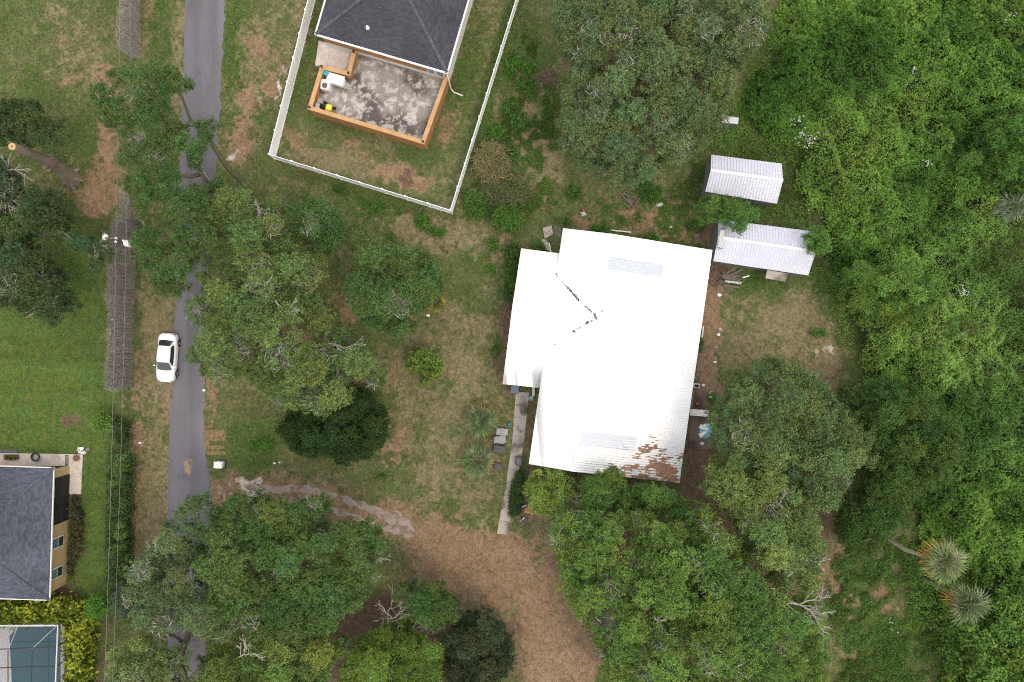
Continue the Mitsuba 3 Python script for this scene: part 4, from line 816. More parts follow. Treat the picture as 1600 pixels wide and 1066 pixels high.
def leafy(name, label, cat, poly_px, zlo, zhi, col, seed, L=.16, W=.09, lai=3.2, clump=.55, gap=0, group=None, var=.25, stem=True, flat=.8, rough=.5, yel=None, bark=BARK, sub=.7):
    """a bush or hedge: clumps of leaves over a few stems"""
    root = thing(name, label, cat, group); cl = crown_clumps(poly_px, zlo, zhi, clump, gap, seed, rough, sub); m, w = MB(), MB(); r = rng(seed)
    if not cl: cl = [(P(*np.mean(poly_px, 0), zlo), clump)]
    for k, (c, q) in enumerate(cl):
        ln = int(np.ceil((c[2] + .01) / max(q * 1.1, .3)))
        for lv in range(min(ln, 4)):
            cc = c - [0, 0, lv * q * .95]
            if cc[2] < .05: break
            _, pos, nr = clump_leaves(cc, q, seed * 997 + k * 5 + lv, L, W, lai * (1 if lv == 0 else .8), flat, spread=.14 + L * .3)
            pos[:, 2] = np.maximum(pos[:, 2], .02)
            v, f = leaf_mesh(pos, nr, L, W, seed * 991 + k * 5 + lv); co = np.array(col) * (1 + r.normal() * .1)
            if yel is not None and r.random() < .45: co = np.array(yel) * (1 + r.normal() * .12)
            m.add(v, f, np.repeat(tint(co, len(pos), seed + k * 3 + lv, var), 4, 0))
        if stem: w.tube([[c[0] + r.normal() * .1, c[1] + r.normal() * .1, -.05], c * [1, 1, .5] + r.normal(size=3) * .05, c], [.03, .022, .01], 4, bark * r.uniform(.7, 1.2), cap=False)
    put('foliage', m.mesh(), 'm_leaf', root, color=m.color())
    if stem: put('stem', w.mesh(), 'm_leaf', root, color=w.color())
    return root
def circ(px, py, r, ry=None, n=12): return [(px + r * math.cos(2 * math.pi * i / n), py + (ry or r) * math.sin(2 * math.pi * i / n)) for i in range(n)]
leafy('hedge', 'long dark green clipped hedge continuing below the dead hedge', 'hedge', [(168, 708), (199, 708), (200, 760), (197, 830), (194, 900), (190, 935), (166, 930), (165, 860), (166, 780)], 1.3, 1.75, (.052, .088, .032), 21, lai=3.6, yel=(.085, .135, .04))
leafy('hedge', 'short dark hedge stub under the low cross wire', 'hedge', [(178, 662), (196, 662), (198, 692), (180, 694)], 1.1, 1.5, (.05, .085, .032), 22)
leafy('shrub', 'light green rounded shrub on the bright lawn edge', 'shrub', circ(160, 660, 15), .9, 1.8, (.12, .20, .045), 23, L=.2, W=.1, clump=.45)
leafy('shrub', 'vivid green round shrub between croton hedge and dark hedge', 'shrub', circ(151, 951, 17), .9, 2.2, (.085, .19, .035), 24, L=.22, W=.1, clump=.5)
leafy('croton_hedge', 'yellow-green large-leaved hedge wrapping the pool cage corner', 'hedge', [(-40, 945), (60, 944), (90, 938), (120, 943), (136, 960), (140, 1000), (134, 1040), (130, 1110), (103, 1110), (106, 1040), (104, 1000), (96, 972), (60, 973), (-40, 974)], .9, 1.7, (.115, .15, .022), 25, L=.42, W=.2, lai=3.4, clump=.6, yel=(.215, .25, .032), var=.3)
leafy('foundation_shrubs', 'low brownish planting strip beneath the tan wall windows', 'shrubs', [(110, 780), (125, 775), (124, 860), (112, 905), (105, 900), (108, 840)], .3, .55, (.075, .075, .035), 26, clump=.35, lai=2)
leafy('hedge', 'clipped dark box hedge beside the lower concrete walkway', 'hedge', [(806, 738), (818, 738), (816, 775), (810, 806), (795, 806), (799, 770)], .8, 1.0, (.045, .08, .028), 27, lai=4, clump=.4, rough=.15)
leafy('citrus_shrub', 'bright leafy open shrub alone on the mid lawn', 'shrub', [(640, 555), (652, 545), (668, 545), (675, 558), (690, 570), (686, 585), (670, 600), (655, 602), (648, 585), (632, 568)], 1.1, 2.2, (.125, .19, .04), 28, L=.28, W=.14, clump=.42, gap=.3, lai=2.2)
leafy('hedge', 'dark ivy-like hedge climbing along the west wing wall', 'hedge', [(800, 372), (812, 390), (806, 430), (798, 475), (788, 472), (790, 430), (792, 390)], .6, 1.4, (.06, .115, .03), 29, lai=3, clump=.45)
leafy('shrub', 'dense round green shrub east of the fence corner', 'shrub', circ(795, 341, 25, 20), .8, 1.6, (.075, .145, .03), 30, clump=.5)
leafy('shrub', 'green shrub hard against the fence corner', 'shrub', circ(742, 318, 17, 22), .6, 1.3, (.08, .15, .035), 31, clump=.45)
leafy('dry_clump', 'straw coloured tall grass clump above the fence corner shrubs', 'grass clump', circ(768, 255, 22, 32), .5, 1.3, (.20, .185, .09), 32, L=.5, W=.04, lai=2.2, clump=.5)
leafy('dry_clump', 'pale green grass mound between fence corner and north oak', 'grass clump', circ(790, 300, 40, 26), .3, .8, (.13, .15, .065), 33, L=.4, W=.04, lai=2.0, clump=.5)
for i, (px, py, a, b, lb) in enumerate([(803, 105, 14, 18, 'green weed patch beside the northern fence top'), (822, 132, 18, 14, 'green weed patch below the top weed patch'), (798, 165, 13, 22, 'tall narrow weed patch along the fence line'), (775, 208, 16, 14, 'weed patch right of the fence midway down'), (815, 190, 16, 18, 'weed patch between fence and north oak'), (840, 150, 18, 10, 'weed patch just under the brown debris mound'), (830, 105, 14, 9, 'small weed patch above the brown debris mound'),
        (800, 240, 12, 16, 'weed patch above the pale grass mound'), (558, 317, 16, 11, 'bright weed patch below the south fence run'), (588, 324, 13, 10, 'second weed patch along the south fence run'), (622, 332, 7, 6, 'small weed patch under the south fence run'), (660, 345, 12, 14, 'upper half of the bright creeping weed patch'), (682, 362, 16, 8, 'lower tail of the bright creeping weed patch'), (614, 367, 7, 6, 'tiny weed tuft in the dry grass strip'), (768, 421, 9, 6, 'lone bright weed tuft west of the house wing'),
        (770, 382, 10, 11, 'weed tuft between fence corner and house wing'), (530, 296, 10, 8, 'weed patch at the oak edge below the fence'), (774, 548, 6, 10, 'weed tuft against the west wing foundation'), (404, 694, 17, 12, 'bright weed mat west of the dark round tree'), (595, 748, 10, 7, 'small weed tuft south of the dark round tree'), (895, 300, 12, 12, 'weed patch under the northern oak edge'), (1040, 305, 22, 14, 'weed bank below the northern oak'), (1010, 300, 14, 18, 'dark weed clump near the fallen pallet'), (945, 358, 26, 8, 'weed strip along the north roof eave'), (1018, 372, 12, 7, 'weed tuft touching the north roof eave'),
        (885, 345, 10, 6, 'weed tuft near the curved apron'), (1088, 352, 16, 10, 'weeds between mulch yard and long shed'), (1114, 620, 6, 8, 'weed tuft beside the dark yard pad'), (1092, 540, 7, 12, 'weed tuft against the east house wall'), (822, 640, 5, 14, 'weeds between walkway and house wall'), (1280, 520, 14, 6, 'weed sprig in the dry east yard'), (842, 395, 10, 22, 'dark weeds in the nook by the curved apron')]):
    leafy('weed_patch', lb, 'weeds', circ(px, py, a, b, 9), .15, .45, (.075, .165, .03) if 'bright' in lb or i % 3 == 0 else (.07, .14, .035), 300 + i, L=.17, W=.085, lai=1.7, clump=.36, stem=False, rough=.25, gap=.32)

# ---------------------------------------------------------------- palms: each fan frond is a part
def fan_palm(name, label, crown, base, z, n, Lf, cols, seed, droop=.55, trunk=True, skirt=0):
    k = thing(name, label, 'palm'); r = rng(seed); c = P(*crown, z); b = P(*base)
    if trunk: put('trunk', MB().tube(limb_points(b - [0, 0, .1], c - [0, 0, .3], seed, .01, 3), np.linspace(.21, .15, 3), 9, BARK * 1.35).mesh(), 'm_palm_trunk', k, smooth=40)
    for i in range(n):
        old = i < skirt; el = r.uniform(-.9, -.25) if old else math.asin(r.uniform(-.2, .97)) * .95; az = i * 2.39996 + r.normal() * .2
        d = np.array([math.cos(az) * math.cos(el), math.sin(az) * math.cos(el), math.sin(el)]); Lp = Lf * (r.uniform(.12, .3) if el > .5 else r.uniform(.28, .5)); h = c + d * Lp; m = MB()
        side = unit(np.cross(d, [0, 0, 1.0])); up = np.cross(side, d); nb = 13; lf = Lf * r.uniform(.55, .75)
        m.tube([c, c + d * Lp * .5 + [0, 0, .03], h], [.022, .016, .012], 4, np.array([.16, .19, .08]), cap=False)
        col = np.array((.36, .21, .055) if old else cols[int(r.integers(len(cols)))]) * r.uniform(.8, 1.2)
        for j in range(nb):
            a = (j / (nb - 1) - .5) * 3.7; dd = unit(d * math.cos(a) + side * math.sin(a) + up * .12 * r.normal()); w = .05 * (1.25 - .4 * abs(a) / 1.85); ll = lf * (1 - .3 * abs(a) / 1.85) * r.uniform(.9, 1.08)
            pn = unit(np.cross(dd, up)); p1, p2 = h + dd * ll * .55 - [0, 0, droop * ll * .10], h + dd * ll - [0, 0, droop * ll * .42]
            m.add([h, p1 + pn * w, p2, p1 - pn * w, p1 + up * .012], [[0, 4, 1], [0, 3, 4], [1, 4, 2], [4, 3, 2]], col * r.uniform(.55, 1.35))
        put('frond', m.mesh(), 'm_leaf', k, color=m.color())
SAB = [(.13, .175, .085), (.105, .155, .065), (.17, .20, .115), (.12, .175, .07)]
fan_palm('fan_palm', 'grey-green fan palm on the lawn, the upper of two by the loungers', (752, 656), (754, 655), 1.5, 44, 1.75, SAB, 41, skirt=9)
fan_palm('fan_palm', 'grey-green fan palm on the lawn, the lower of two by the loungers', (747, 721), (749, 717), 1.4, 42, 1.75, SAB + [(.19, .19, .12)], 42, skirt=3)
fan_palm('fan_palm', 'tall leaning palm with orange dead fronds and visible bare trunk', (1477, 880), (1368, 829), 7.2, 54, 2.0, [(.17, .205, .10), (.14, .19, .075), (.22, .23, .125)], 43, skirt=18)
fan_palm('fan_palm', 'smaller ragged palm just below the tall leaning palm', (1512, 946), (1440, 905), 5.0, 34, 2.1, SAB, 44, skirt=4)
fan_palm('fan_palm', 'greyish palm half buried in vines near the east edge', (1582, 322), (1520, 345), 3.0, 13, 1.8, [(.15, .185, .12), (.12, .16, .09)], 45)
fan_palm('fan_palm', 'small yellowing palm at the edge of the round oak', (681, 473), (683, 474), 1.3, 16, 1.1, [(.16, .16, .04), (.25, .22, .04), (.11, .14, .04)], 46, skirt=3)

# ---------------------------------------------------------------- the tall cut-off oak trunk
k = thing('cut_trunk', 'tall sawn-off oak trunk with pale orange cut top and burls', 'tree trunk')
cb, ct = P(112, 279), P(19, 229, 8.6); m = MB(); t = np.linspace(0, 1, 14)
cp = (cb - [0, 0, .1]) * (1 - t[:, None]) + ct * t[:, None] + np.sin(t * math.pi)[:, None] * np.array([.15, .3, 0]); rad = np.interp(t, [0, .04, .12, .3, .42, .47, .52, .6, 1], [.90, .78, .64, .52, .48, .50, .43, .38, .31])
m.tube(cp, rad, 18); v, f = m.mesh(); nz = meshkit.fbm(v * 1.6, 3, 4); ax_ = cp[np.argmin(((v[:, None] - cp[None]) ** 2).sum(-1), 1)]; v = v + (v - ax_) * ((nz - .5) * .28)[:, None] * (np.linalg.norm(v - ct, axis=1) > .5)[:, None]
put('trunk', (v, f), 'm_bark', k, smooth=50)
td = unit(cp[-1] - cp[-2]); put('cut_face', MB().tube([ct - td * .02, ct + td * .03], [.30, .29], 22).mesh(), 'm_log_end', k)
put('heartwood', MB().tube([ct + td * .03, ct + td * .035], [.1, .09], 12).mesh(), 'm_wood_old', k)
for i, t_ in enumerate((.42, .45, .47, .5, .52, .46)):
    a = cp[int(t_ * 13)]; rr_ = rng(60 + i); d = unit(rr_.normal(size=3) * [1, 1, .3]); q = a + d * .62; mm = MB().tube([a, q, q + d * .12], [.26, .2, .15], 9); put('burl', mm.mesh(), 'm_bark', k)
    put('knot', MB().tube([q + d * .12, q + d * .15], [.14, .13], 10).mesh(), 'm_orange_cap' if i % 3 else 'm_log_end', k)
for i in range(5):
    a = -2.4 + i * 1.1; put('root', MB().tube([cb + [math.cos(a) * .5, math.sin(a) * .5, .5], cb + [math.cos(a) * .85, math.sin(a) * .85, .15], cb + [math.cos(a) * 1.15, math.sin(a) * 1.15, -.05]], [.32, .22, .1], 8).mesh(), 'm_bark', k, smooth=50)

# ---------------------------------------------------------------- garden furniture and clutter
def lounger(label, px, py, matn, rz, recl=.35):
    k = thing('lawn_chair', label, 'chair', None); q = P(px, py, .35); q[2] = 0; c, s = math.cos(rz), math.sin(rz)
    def W(x, y, z): return q + np.array([x * c - y * s, x * s + y * c, z])
    def ly(x0, x1, z0, z1, n, name):
        m = MB()
        for i in range(n):
            a = (i + .06) / n; b = (i + .94) / n; xa, xb, za, zb_ = x0 + (x1 - x0) * a, x0 + (x1 - x0) * b, z0 + (z1 - z0) * a, z0 + (z1 - z0) * b
            m.quad(W(xa, -.28, za), W(xb, -.28, zb_), W(xb, .28, zb_), W(xa, .28, za))
        put(name, m.mesh(), matn, k)
    ly(-.08, .52, .36, .38, 6, 'seat'); ly(-.08, -.55, .37, .37 + recl, 6, 'backrest')
    for y in (-.31, .31):
        put('armrest', MB().beam(W(-.2, y, .56), W(.35, y, .58), .05, .03).mesh(), matn, k)
        put('leg', MB().tube([W(.45, y, 0), W(.3, y, .57)], .015, 6).mesh(), 'm_galv', k); put('leg', MB().tube([W(-.38, y, 0), W(-.15, y, .57)], .015, 6).mesh(), 'm_galv', k)
        put('frame_rail', MB().tube([W(.54, y * .93, .38), W(-.08, y * .93, .36), W(-.56, y * .93, .37 + recl)], .015, 6).mesh(), 'm_galv', k)
lounger('pale grey lawn chair, the topmost of the row by the walkway', 785, 675, 'm_lounger', -.1)
lounger('pale grey lawn chair with dark centre, second of the walkway row', 781.5, 687, 'm_lounger', 0)
def lowtable(label, px, py, sx, sy, rz):
    k = thing('patio_table', label, 'table'); q = P(px, py, .4); q[2] = 0
    put('table_top', MB().box(q + [0, 0, .43], (sx, sy, .05), rz, .02).mesh(), 'm_lounger_dark', k)
    for a in (-1, 1):
        for b in (-1, 1): put('leg', MB().box(q + [a * sx * .4, b * sy * .4, .2], (.05, .05, .41)).mesh(), 'm_dark', k)
lowtable('dark low table below the two pale lawn chairs', 780.5, 702, 1.1, .65, -.15)
lowtable('dark low table under the lower fan palm fronds', 778, 730, .75, .6, -.2)
def bucket(label, px, py, r_, h_, matn, cat='bucket'):
    k = thing('bucket', label, cat); q = P(px, py, h_); q[2] = .0
    put('pail', MB().lathe(q, [(0, .02), (r_ * .8, .0), (r_, h_), (r_ * .94, h_), (r_ * .76, .04), (0, .04)], 16).mesh(), matn, k, smooth=40)
    an = np.linspace(0, math.pi, 8); put('handle', MB().tube(np.stack([q[0] + r_ * np.cos(an), q[1] + r_ * .4 * np.sin(an), q[2] + h_ + .04 * np.sin(an)], 1), .008, 4).mesh(), 'm_galv', k)
bucket('small teal bucket at the walkway edge above the lawn chairs', 797, 664, .2, .3, 'm_teal')
bucket('pale turquoise bucket beside the house wall', 829.5, 622.5, .24, .35, 'm_turq' if mat('m_turq', (.30, .55, .52), .4) else '')
k, q = dbox('wheelie_bin', 'blue-grey bin at the top of the walkway under the wing eave', 'bin', 804.5, 608.5, (.75, .68, .95), 'm_bluebin', -.05, .07, 'm_bluebin', z=0.0)
put('bin_handle', MB().beam(q + [-.3, -.38, .42], q + [.3, -.38, .42], .04, .04).mesh(), 'm_dark', k)
k, q = dbox('covered_grill', 'dark grey covered grill on the walkway next to the house corner', 'grill', 810.5, 721.5, (.68, .9, .9), 'm_greybox', -.05, .16, None, z=.05)
put('cover_top', MB().box(q + [0, .05, .5], (.5, .72, .14), -.05, .06).mesh(), 'm_greybox', k)
k = thing('step_plank', 'pale wooden step plank by the wing corner', 'plank'); put('board', MB().box(P(833.5, 612, .15), (.25, .9, .08), -.05).mesh(), 'm_trim', k)
k = thing('stone_border', 'small heap of orange flat stones below the yellow-green tree', 'stones'); rr_ = rng(15)
for i in range(12):
    m = trimesh.creation.icosphere(1, .2); m.vertices = m.vertices * [1.2, .9, .5] * rr_.uniform(.7, 1.2) * (1 + rr_.normal(size=(len(m.vertices), 1)) * .1) + P(826.5, 799.5, .1) + [rr_.normal() * .36, rr_.normal() * .28, .04 * (i % 3)]; put('stone', m, 'm_orangestone' if i % 4 else 'm_brick', k)
k = thing('firewood', 'small stack of grey firewood beside the orange stones', 'firewood')
for i in range(14):
    a, l = rr_.normal() * .5 + 1.2, rr_.uniform(.4, .8); c = P(814.5, 801, .1) + [rr_.normal() * .22, rr_.normal() * .42, .09 * (i % 3)]; d = np.array([math.cos(a), math.sin(a), 0]) * l / 2; put('log', MB().tube([c - d, c + d], .075, 8).mesh(), 'm_trim' if i % 3 == 0 else 'm_wood_old', k)
k = thing('garden_tractor', 'black machine with white seat half under the big southern oak', 'mower'); q = P(886.5, 818, .5); q[2] = 0
put('hood', MB().box(q + [.1, .3, .62], (.62, .75, .45), -.2, .16).mesh(), 'm_black', k); put('seat', MB().box(q + [.02, -.3, .72], (.4, .42, .12), -.2, .05).box(q + [0, -.52, .9], (.4, .1, .35), -.2, .04).mesh(), 'm_white', k)
put('deck', MB().box(q + [0, -.05, .3], (1.0, 1.3, .2), -.2, .08).mesh(), 'm_black', k)
for dx, dy in ((-.42, .5), (.46, .5), (-.44, -.5), (.44, -.5)): put('wheel', MB().tube([q + [dx - .1, dy, .24], q + [dx + .1, dy, .24]], .25, 14).mesh(), 'm_rubber', k)
k = thing('utility_box', 'white capped utility box on the verge below the bare plots', 'utility box'); q = P(340.5, 727, .7); q[2] = 0
put('cabinet', MB().box(q + [0, 0, .33], (.72, .56, .66), -.08, .05).mesh(), 'm_vinyl', k); put('lid', MB().box(q + [0, 0, .7], (.8, .62, .1), -.08, .04).mesh(), 'm_white', k); put('base', MB().box(q + [0, 0, .03], (.95, .8, .08), -.08).mesh(), 'm_dark', k)
# east yard
k = thing('slatted_bench', 'white slatted bench standing across the dark yard pad', 'bench'); q = P(1093, 645.5, .5); q[2] = .03
for i in range(5): put('slat', MB().box(q + [0, -.24 + i * .125, .46], (1.78, .112, .03), -.07, .01).mesh(), 'm_white', k)
for i in range(5): put('crosspiece', MB().box(q + [-.8 + i * .4, 0, .43], (.05, .6, .03), -.07).mesh(), 'm_dark' if i in (0, 3, 4) else 'm_vinyl_old', k)
for a in (-.78, .78):
    for b in (-.22, .22): put('leg', MB().box(q + [a, b - a * .07, .22], (.06, .06, .44), -.07).mesh(), 'm_white', k)
k = thing('folded_umbrella', 'collapsed blue and white patio umbrella beside the dark pad', 'umbrella'); q = P(1104, 674, 1.5); rr_ = rng(33); n = 11; ctr = q + [.1, .1, .2]
for i in range(n):
    a0, a1 = 2 * math.pi * i / n, 2 * math.pi * (i + 1) / n; R_ = .62 * rr_.uniform(.75, 1.15); p0, p1 = q + [math.cos(a0) * R_, math.sin(a0) * R_ * 1.35, -.25 - .3 * rr_.random()], q + [math.cos(a1) * R_, math.sin(a1) * R_ * 1.35, -.25 - .3 * rr_.random()]
    md = (ctr + p0 + p1) / 3 + [0, 0, .16 * rr_.normal()]; put('panel', MB().add([ctr, p0, p1, md], [[0, 1, 3], [1, 2, 3], [2, 0, 3]]).mesh(), 'm_white' if i in (3, 4, 6) else 'm_tarp', k)
put('pole', MB().tube([q * [1, 1, 0], q + [0, 0, .25]], .025, 8).mesh(), 'm_galv', k); put('foot', MB().lathe(q * [1, 1, 0] + [0, 0, .02], [(0, .1), (.25, .08), (.28, 0)], 14).mesh(), 'm_greybox', k)
k, q = dbox('cooler_box', 'white cooler box on the upper part of the dark yard pad', 'cooler', 1112, 617, (.4, .6, .4), 'm_white', -.15, .05, 'm_trim', z=.03)
k, q = dbox('brick_block', 'reddish block next to the white cooler', 'block', 1118, 620, (.45, .45, .3), 'm_brick', .3, .05, z=.0)
k, q = dbox('white_crate', 'white framed crate with dark inside against the east wall', 'crate', 1088.5, 603, (.55, .4, .5), 'm_white', -.1, .02, z=.0)
put('opening', MB().box(q + [0, 0, .262], (.42, .27, .02), -.1).mesh(), 'm_black', k)
k, q = dbox('plant_pot', 'small terracotta pot above the slatted bench', 'pot', 1090, 631, (.3, .36, .3), 'm_clay', .2, .06, z=.03)
k = thing('wire_hoop', 'pale wire hoop lying south of the dark yard pad', 'hoop'); q = P(1083, 699, .05); an = np.linspace(0, 2 * np.pi, 25); put('ring', MB().tube(np.stack([q[0] + .22 * np.cos(an), q[1] + .24 * np.sin(an), 0 * an + .05], 1), .03, 6).mesh(), 'm_wood_old', k)
k = thing('lumber_heap', 'heap of weathered boards and a white comb-like rack near the long shed', 'lumber'); rr_ = rng(44)
for i in range(16):
    a = rr_.normal() * .35 - .12; l = rr_.uniform(1.0, 2.1); c = P(1141 + rr_.normal() * 4, 435 + rr_.normal() * 6, .1) + [0, 0, .05 * (i % 5)]; put('board', MB().box(c, (l, .16, .045), a).mesh(), ('m_wood_old', 'm_greybox', 'm_wood_old', 'm_bark')[i % 4], k)
cr = P(1145, 441.5, .5); put('rack', MB().box(cr, (1.5, .12, .05), -.13).mesh(), 'm_dark', k)
for i in range(12): put('tooth', MB().box(cr + [-.68 + i * .124, .02 - (-.68 + i * .124) * .13, .05], (.07, .16, .05), -.13).mesh(), 'm_white', k)
for i, (a, b, c, d, mt, lb) in enumerate([(1160, 434, 1171, 431, 'm_vinyl', 'pale green-white plank end in the grass by the lumber heap'), (1111, 436, 1122, 442, 'm_wood_old', 'grey plank poking from the house corner'), (1128, 446, 1140, 452, 'm_wood_old', 'light grey plank below the lumber heap'), (1138, 449, 1152, 457, 'm_wood_old', 'weathered plank angled off the lumber heap'), (948, 390 - 31, 986, 363, 'm_trim', 'long pale pole along the north eave'), (858, 380, 861, 395, 'm_trim', 'short pale post beside the curved apron'), (1099, 510, 1097, 527, 'm_trim', 'upright pale board against the east wall')]):
    put('plank', MB().beam(P(a, b, .12), P(c, d, .14), .12, .06).mesh(), mt, None, label=lb, cat='plank')
rr_ = rng(55)
k = thing('fallen_branches', 'tangle of brown fallen branches at the north-east house corner', 'branches'); w = MB()
for i in range(22): a = P(1118 + rr_.normal() * 7, 428 + rr_.normal() * 8, .1); d = unit([rr_.normal() + .4, rr_.normal() + .9, .1]); w.tube(limb_points(a, a + d * rr_.uniform(.8, 1.9), i, .12, 4), [.035, .03, .02, .01], 4, np.array([.26, .19, .14]) * rr_.uniform(.6, 1.2))
put('branch', w.mesh(), 'm_leaf', k, color=w.color(), kind='stuff')
k = thing('pallet', 'weathered collapsed wooden pallet in the weeds north of the house', 'pallet')
for i, (a, b) in enumerate([((967, 309), (980, 297)), ((987, 327), (1001, 307)), ((975, 303), (996, 309)), ((978, 312), (992, 316)), ((973, 306), (988, 322)), ((980, 306), (990, 326))]): put('board', MB().beam(P(*a, .1 + .04 * i), P(*b, .14 + .04 * i), .12, .04).mesh(), 'm_wood_old', k)
k = thing('garden_statue', 'small white garden statue on the grass north-west of the roof', 'statue'); q = P(912, 334, .5) * [1, 1, 0]
put('plinth', MB().box(q + [0, 0, .1], (.45, .4, .2), .1, .03).mesh(), 'm_walk', k); put('figure', MB().lathe(q + [0, 0, .2], [(.16, 0), (.12, .2), (.17, .4), (.1, .5), (.09, .55), (.11, .65), (.05, .75), (0, .77)], 14).tube([q + [-.1, 0, .55], q + [-.3, .15, .4]], [.06, .04], 8).tube([q + [.1, 0, .55], q + [.28, -.1, .45]], [.06, .04], 8).mesh(), 'm_trim', k, smooth=50)
put('bowl', MB().lathe(q + [.05, .35, .05], [(0, .02), (.18, .1), (.2, .14), (0, .1)], 12).mesh(), 'm_red', k)
for i, (px, py, s, mt, lb) in enumerate([(1031, 320, .45, 'm_vinyl_old', 'pale broken slab in the weeds north of the mulch yard'), (1055, 369, .4, 'm_walk', 'pale stone in the mulch yard close to the roof'), (1072, 333, .25, 'm_walk', 'small pale stone in the upper mulch yard'), (1090, 368, .55, 'm_wood_old', 'weathered square block in the mulch yard'), (1025, 357, .4, 'm_wood_old', 'old tree stump in the mulch yard'), (1048, 355, .25, 'm_trim', 'small white fragment in mid mulch yard'), (1124, 461, .3, 'm_white', 'white fragment on the dirt strip east of the house'), (1130, 462, .2, 'm_walk', 'grey fragment next to the white one on the dirt strip'), (1125, 515, .3, 'm_walk', 'pale stone on the east dirt strip'), (1123, 523, .25, 'm_white', 'whitish stone just below the pale stone on the dirt strip'), (1119, 543, .2, 'm_walk', 'lowest pale stone of the east dirt strip'), (1117, 566, .22, 'm_trim', 'pale stone above the dark yard pad'), (1099, 602, .25, 'm_trim', 'small pale stone between crate and yard pad'), (1097, 693, .3, 'm_trim', 'flat pale stone south of the umbrella'), (218.5, 692, .2, 'm_white', 'tiny white litter piece on the dry verge'), (318.5, 610, .22, 'm_white', 'white survey marker at the road edge'), (429, 724, .16, 'm_white', 'tiny white scrap south of the dark round tree'), (437, 723, .14, 'm_white', 'second tiny white scrap south of the dark round tree'), (669, 493, .25, 'm_white', 'white scrap under the yellow palm'), (332, 853.5, .5, 'm_white', 'white sign board glimpsed between the oaks by the road')]):
    m = trimesh.creation.icosphere(1, s * .6); r_ = rng(500 + i); m.vertices = m.vertices * [1.2, .9, .45] * (1 + r_.normal(size=(len(m.vertices), 1)) * .1) + P(px, py, .08); put('stone' if 'scrap' not in lb and 'litter' not in lb else 'scrap', m, mt, None, label=lb, cat='stone' if 'stone' in lb else 'debris')
k = thing('brush_pile', 'low brown heap of dead twigs beside the fence weeds', 'brush pile'); w = MB(); q = P(852, 127)
for i in range(160): a = q + [rr_.normal() * .75, rr_.normal() * .45, abs(rr_.normal()) * .18]; w.tube([a, a + unit(rr_.normal(size=3) * [1, 1, .2]) * rr_.uniform(.3, .9)], [.02, .008], 3, np.array([.2, .15, .125]) * rr_.uniform(.5, 1.4), cap=False)
put('twig', w.mesh(), 'm_leaf', k, color=w.color(), kind='stuff')
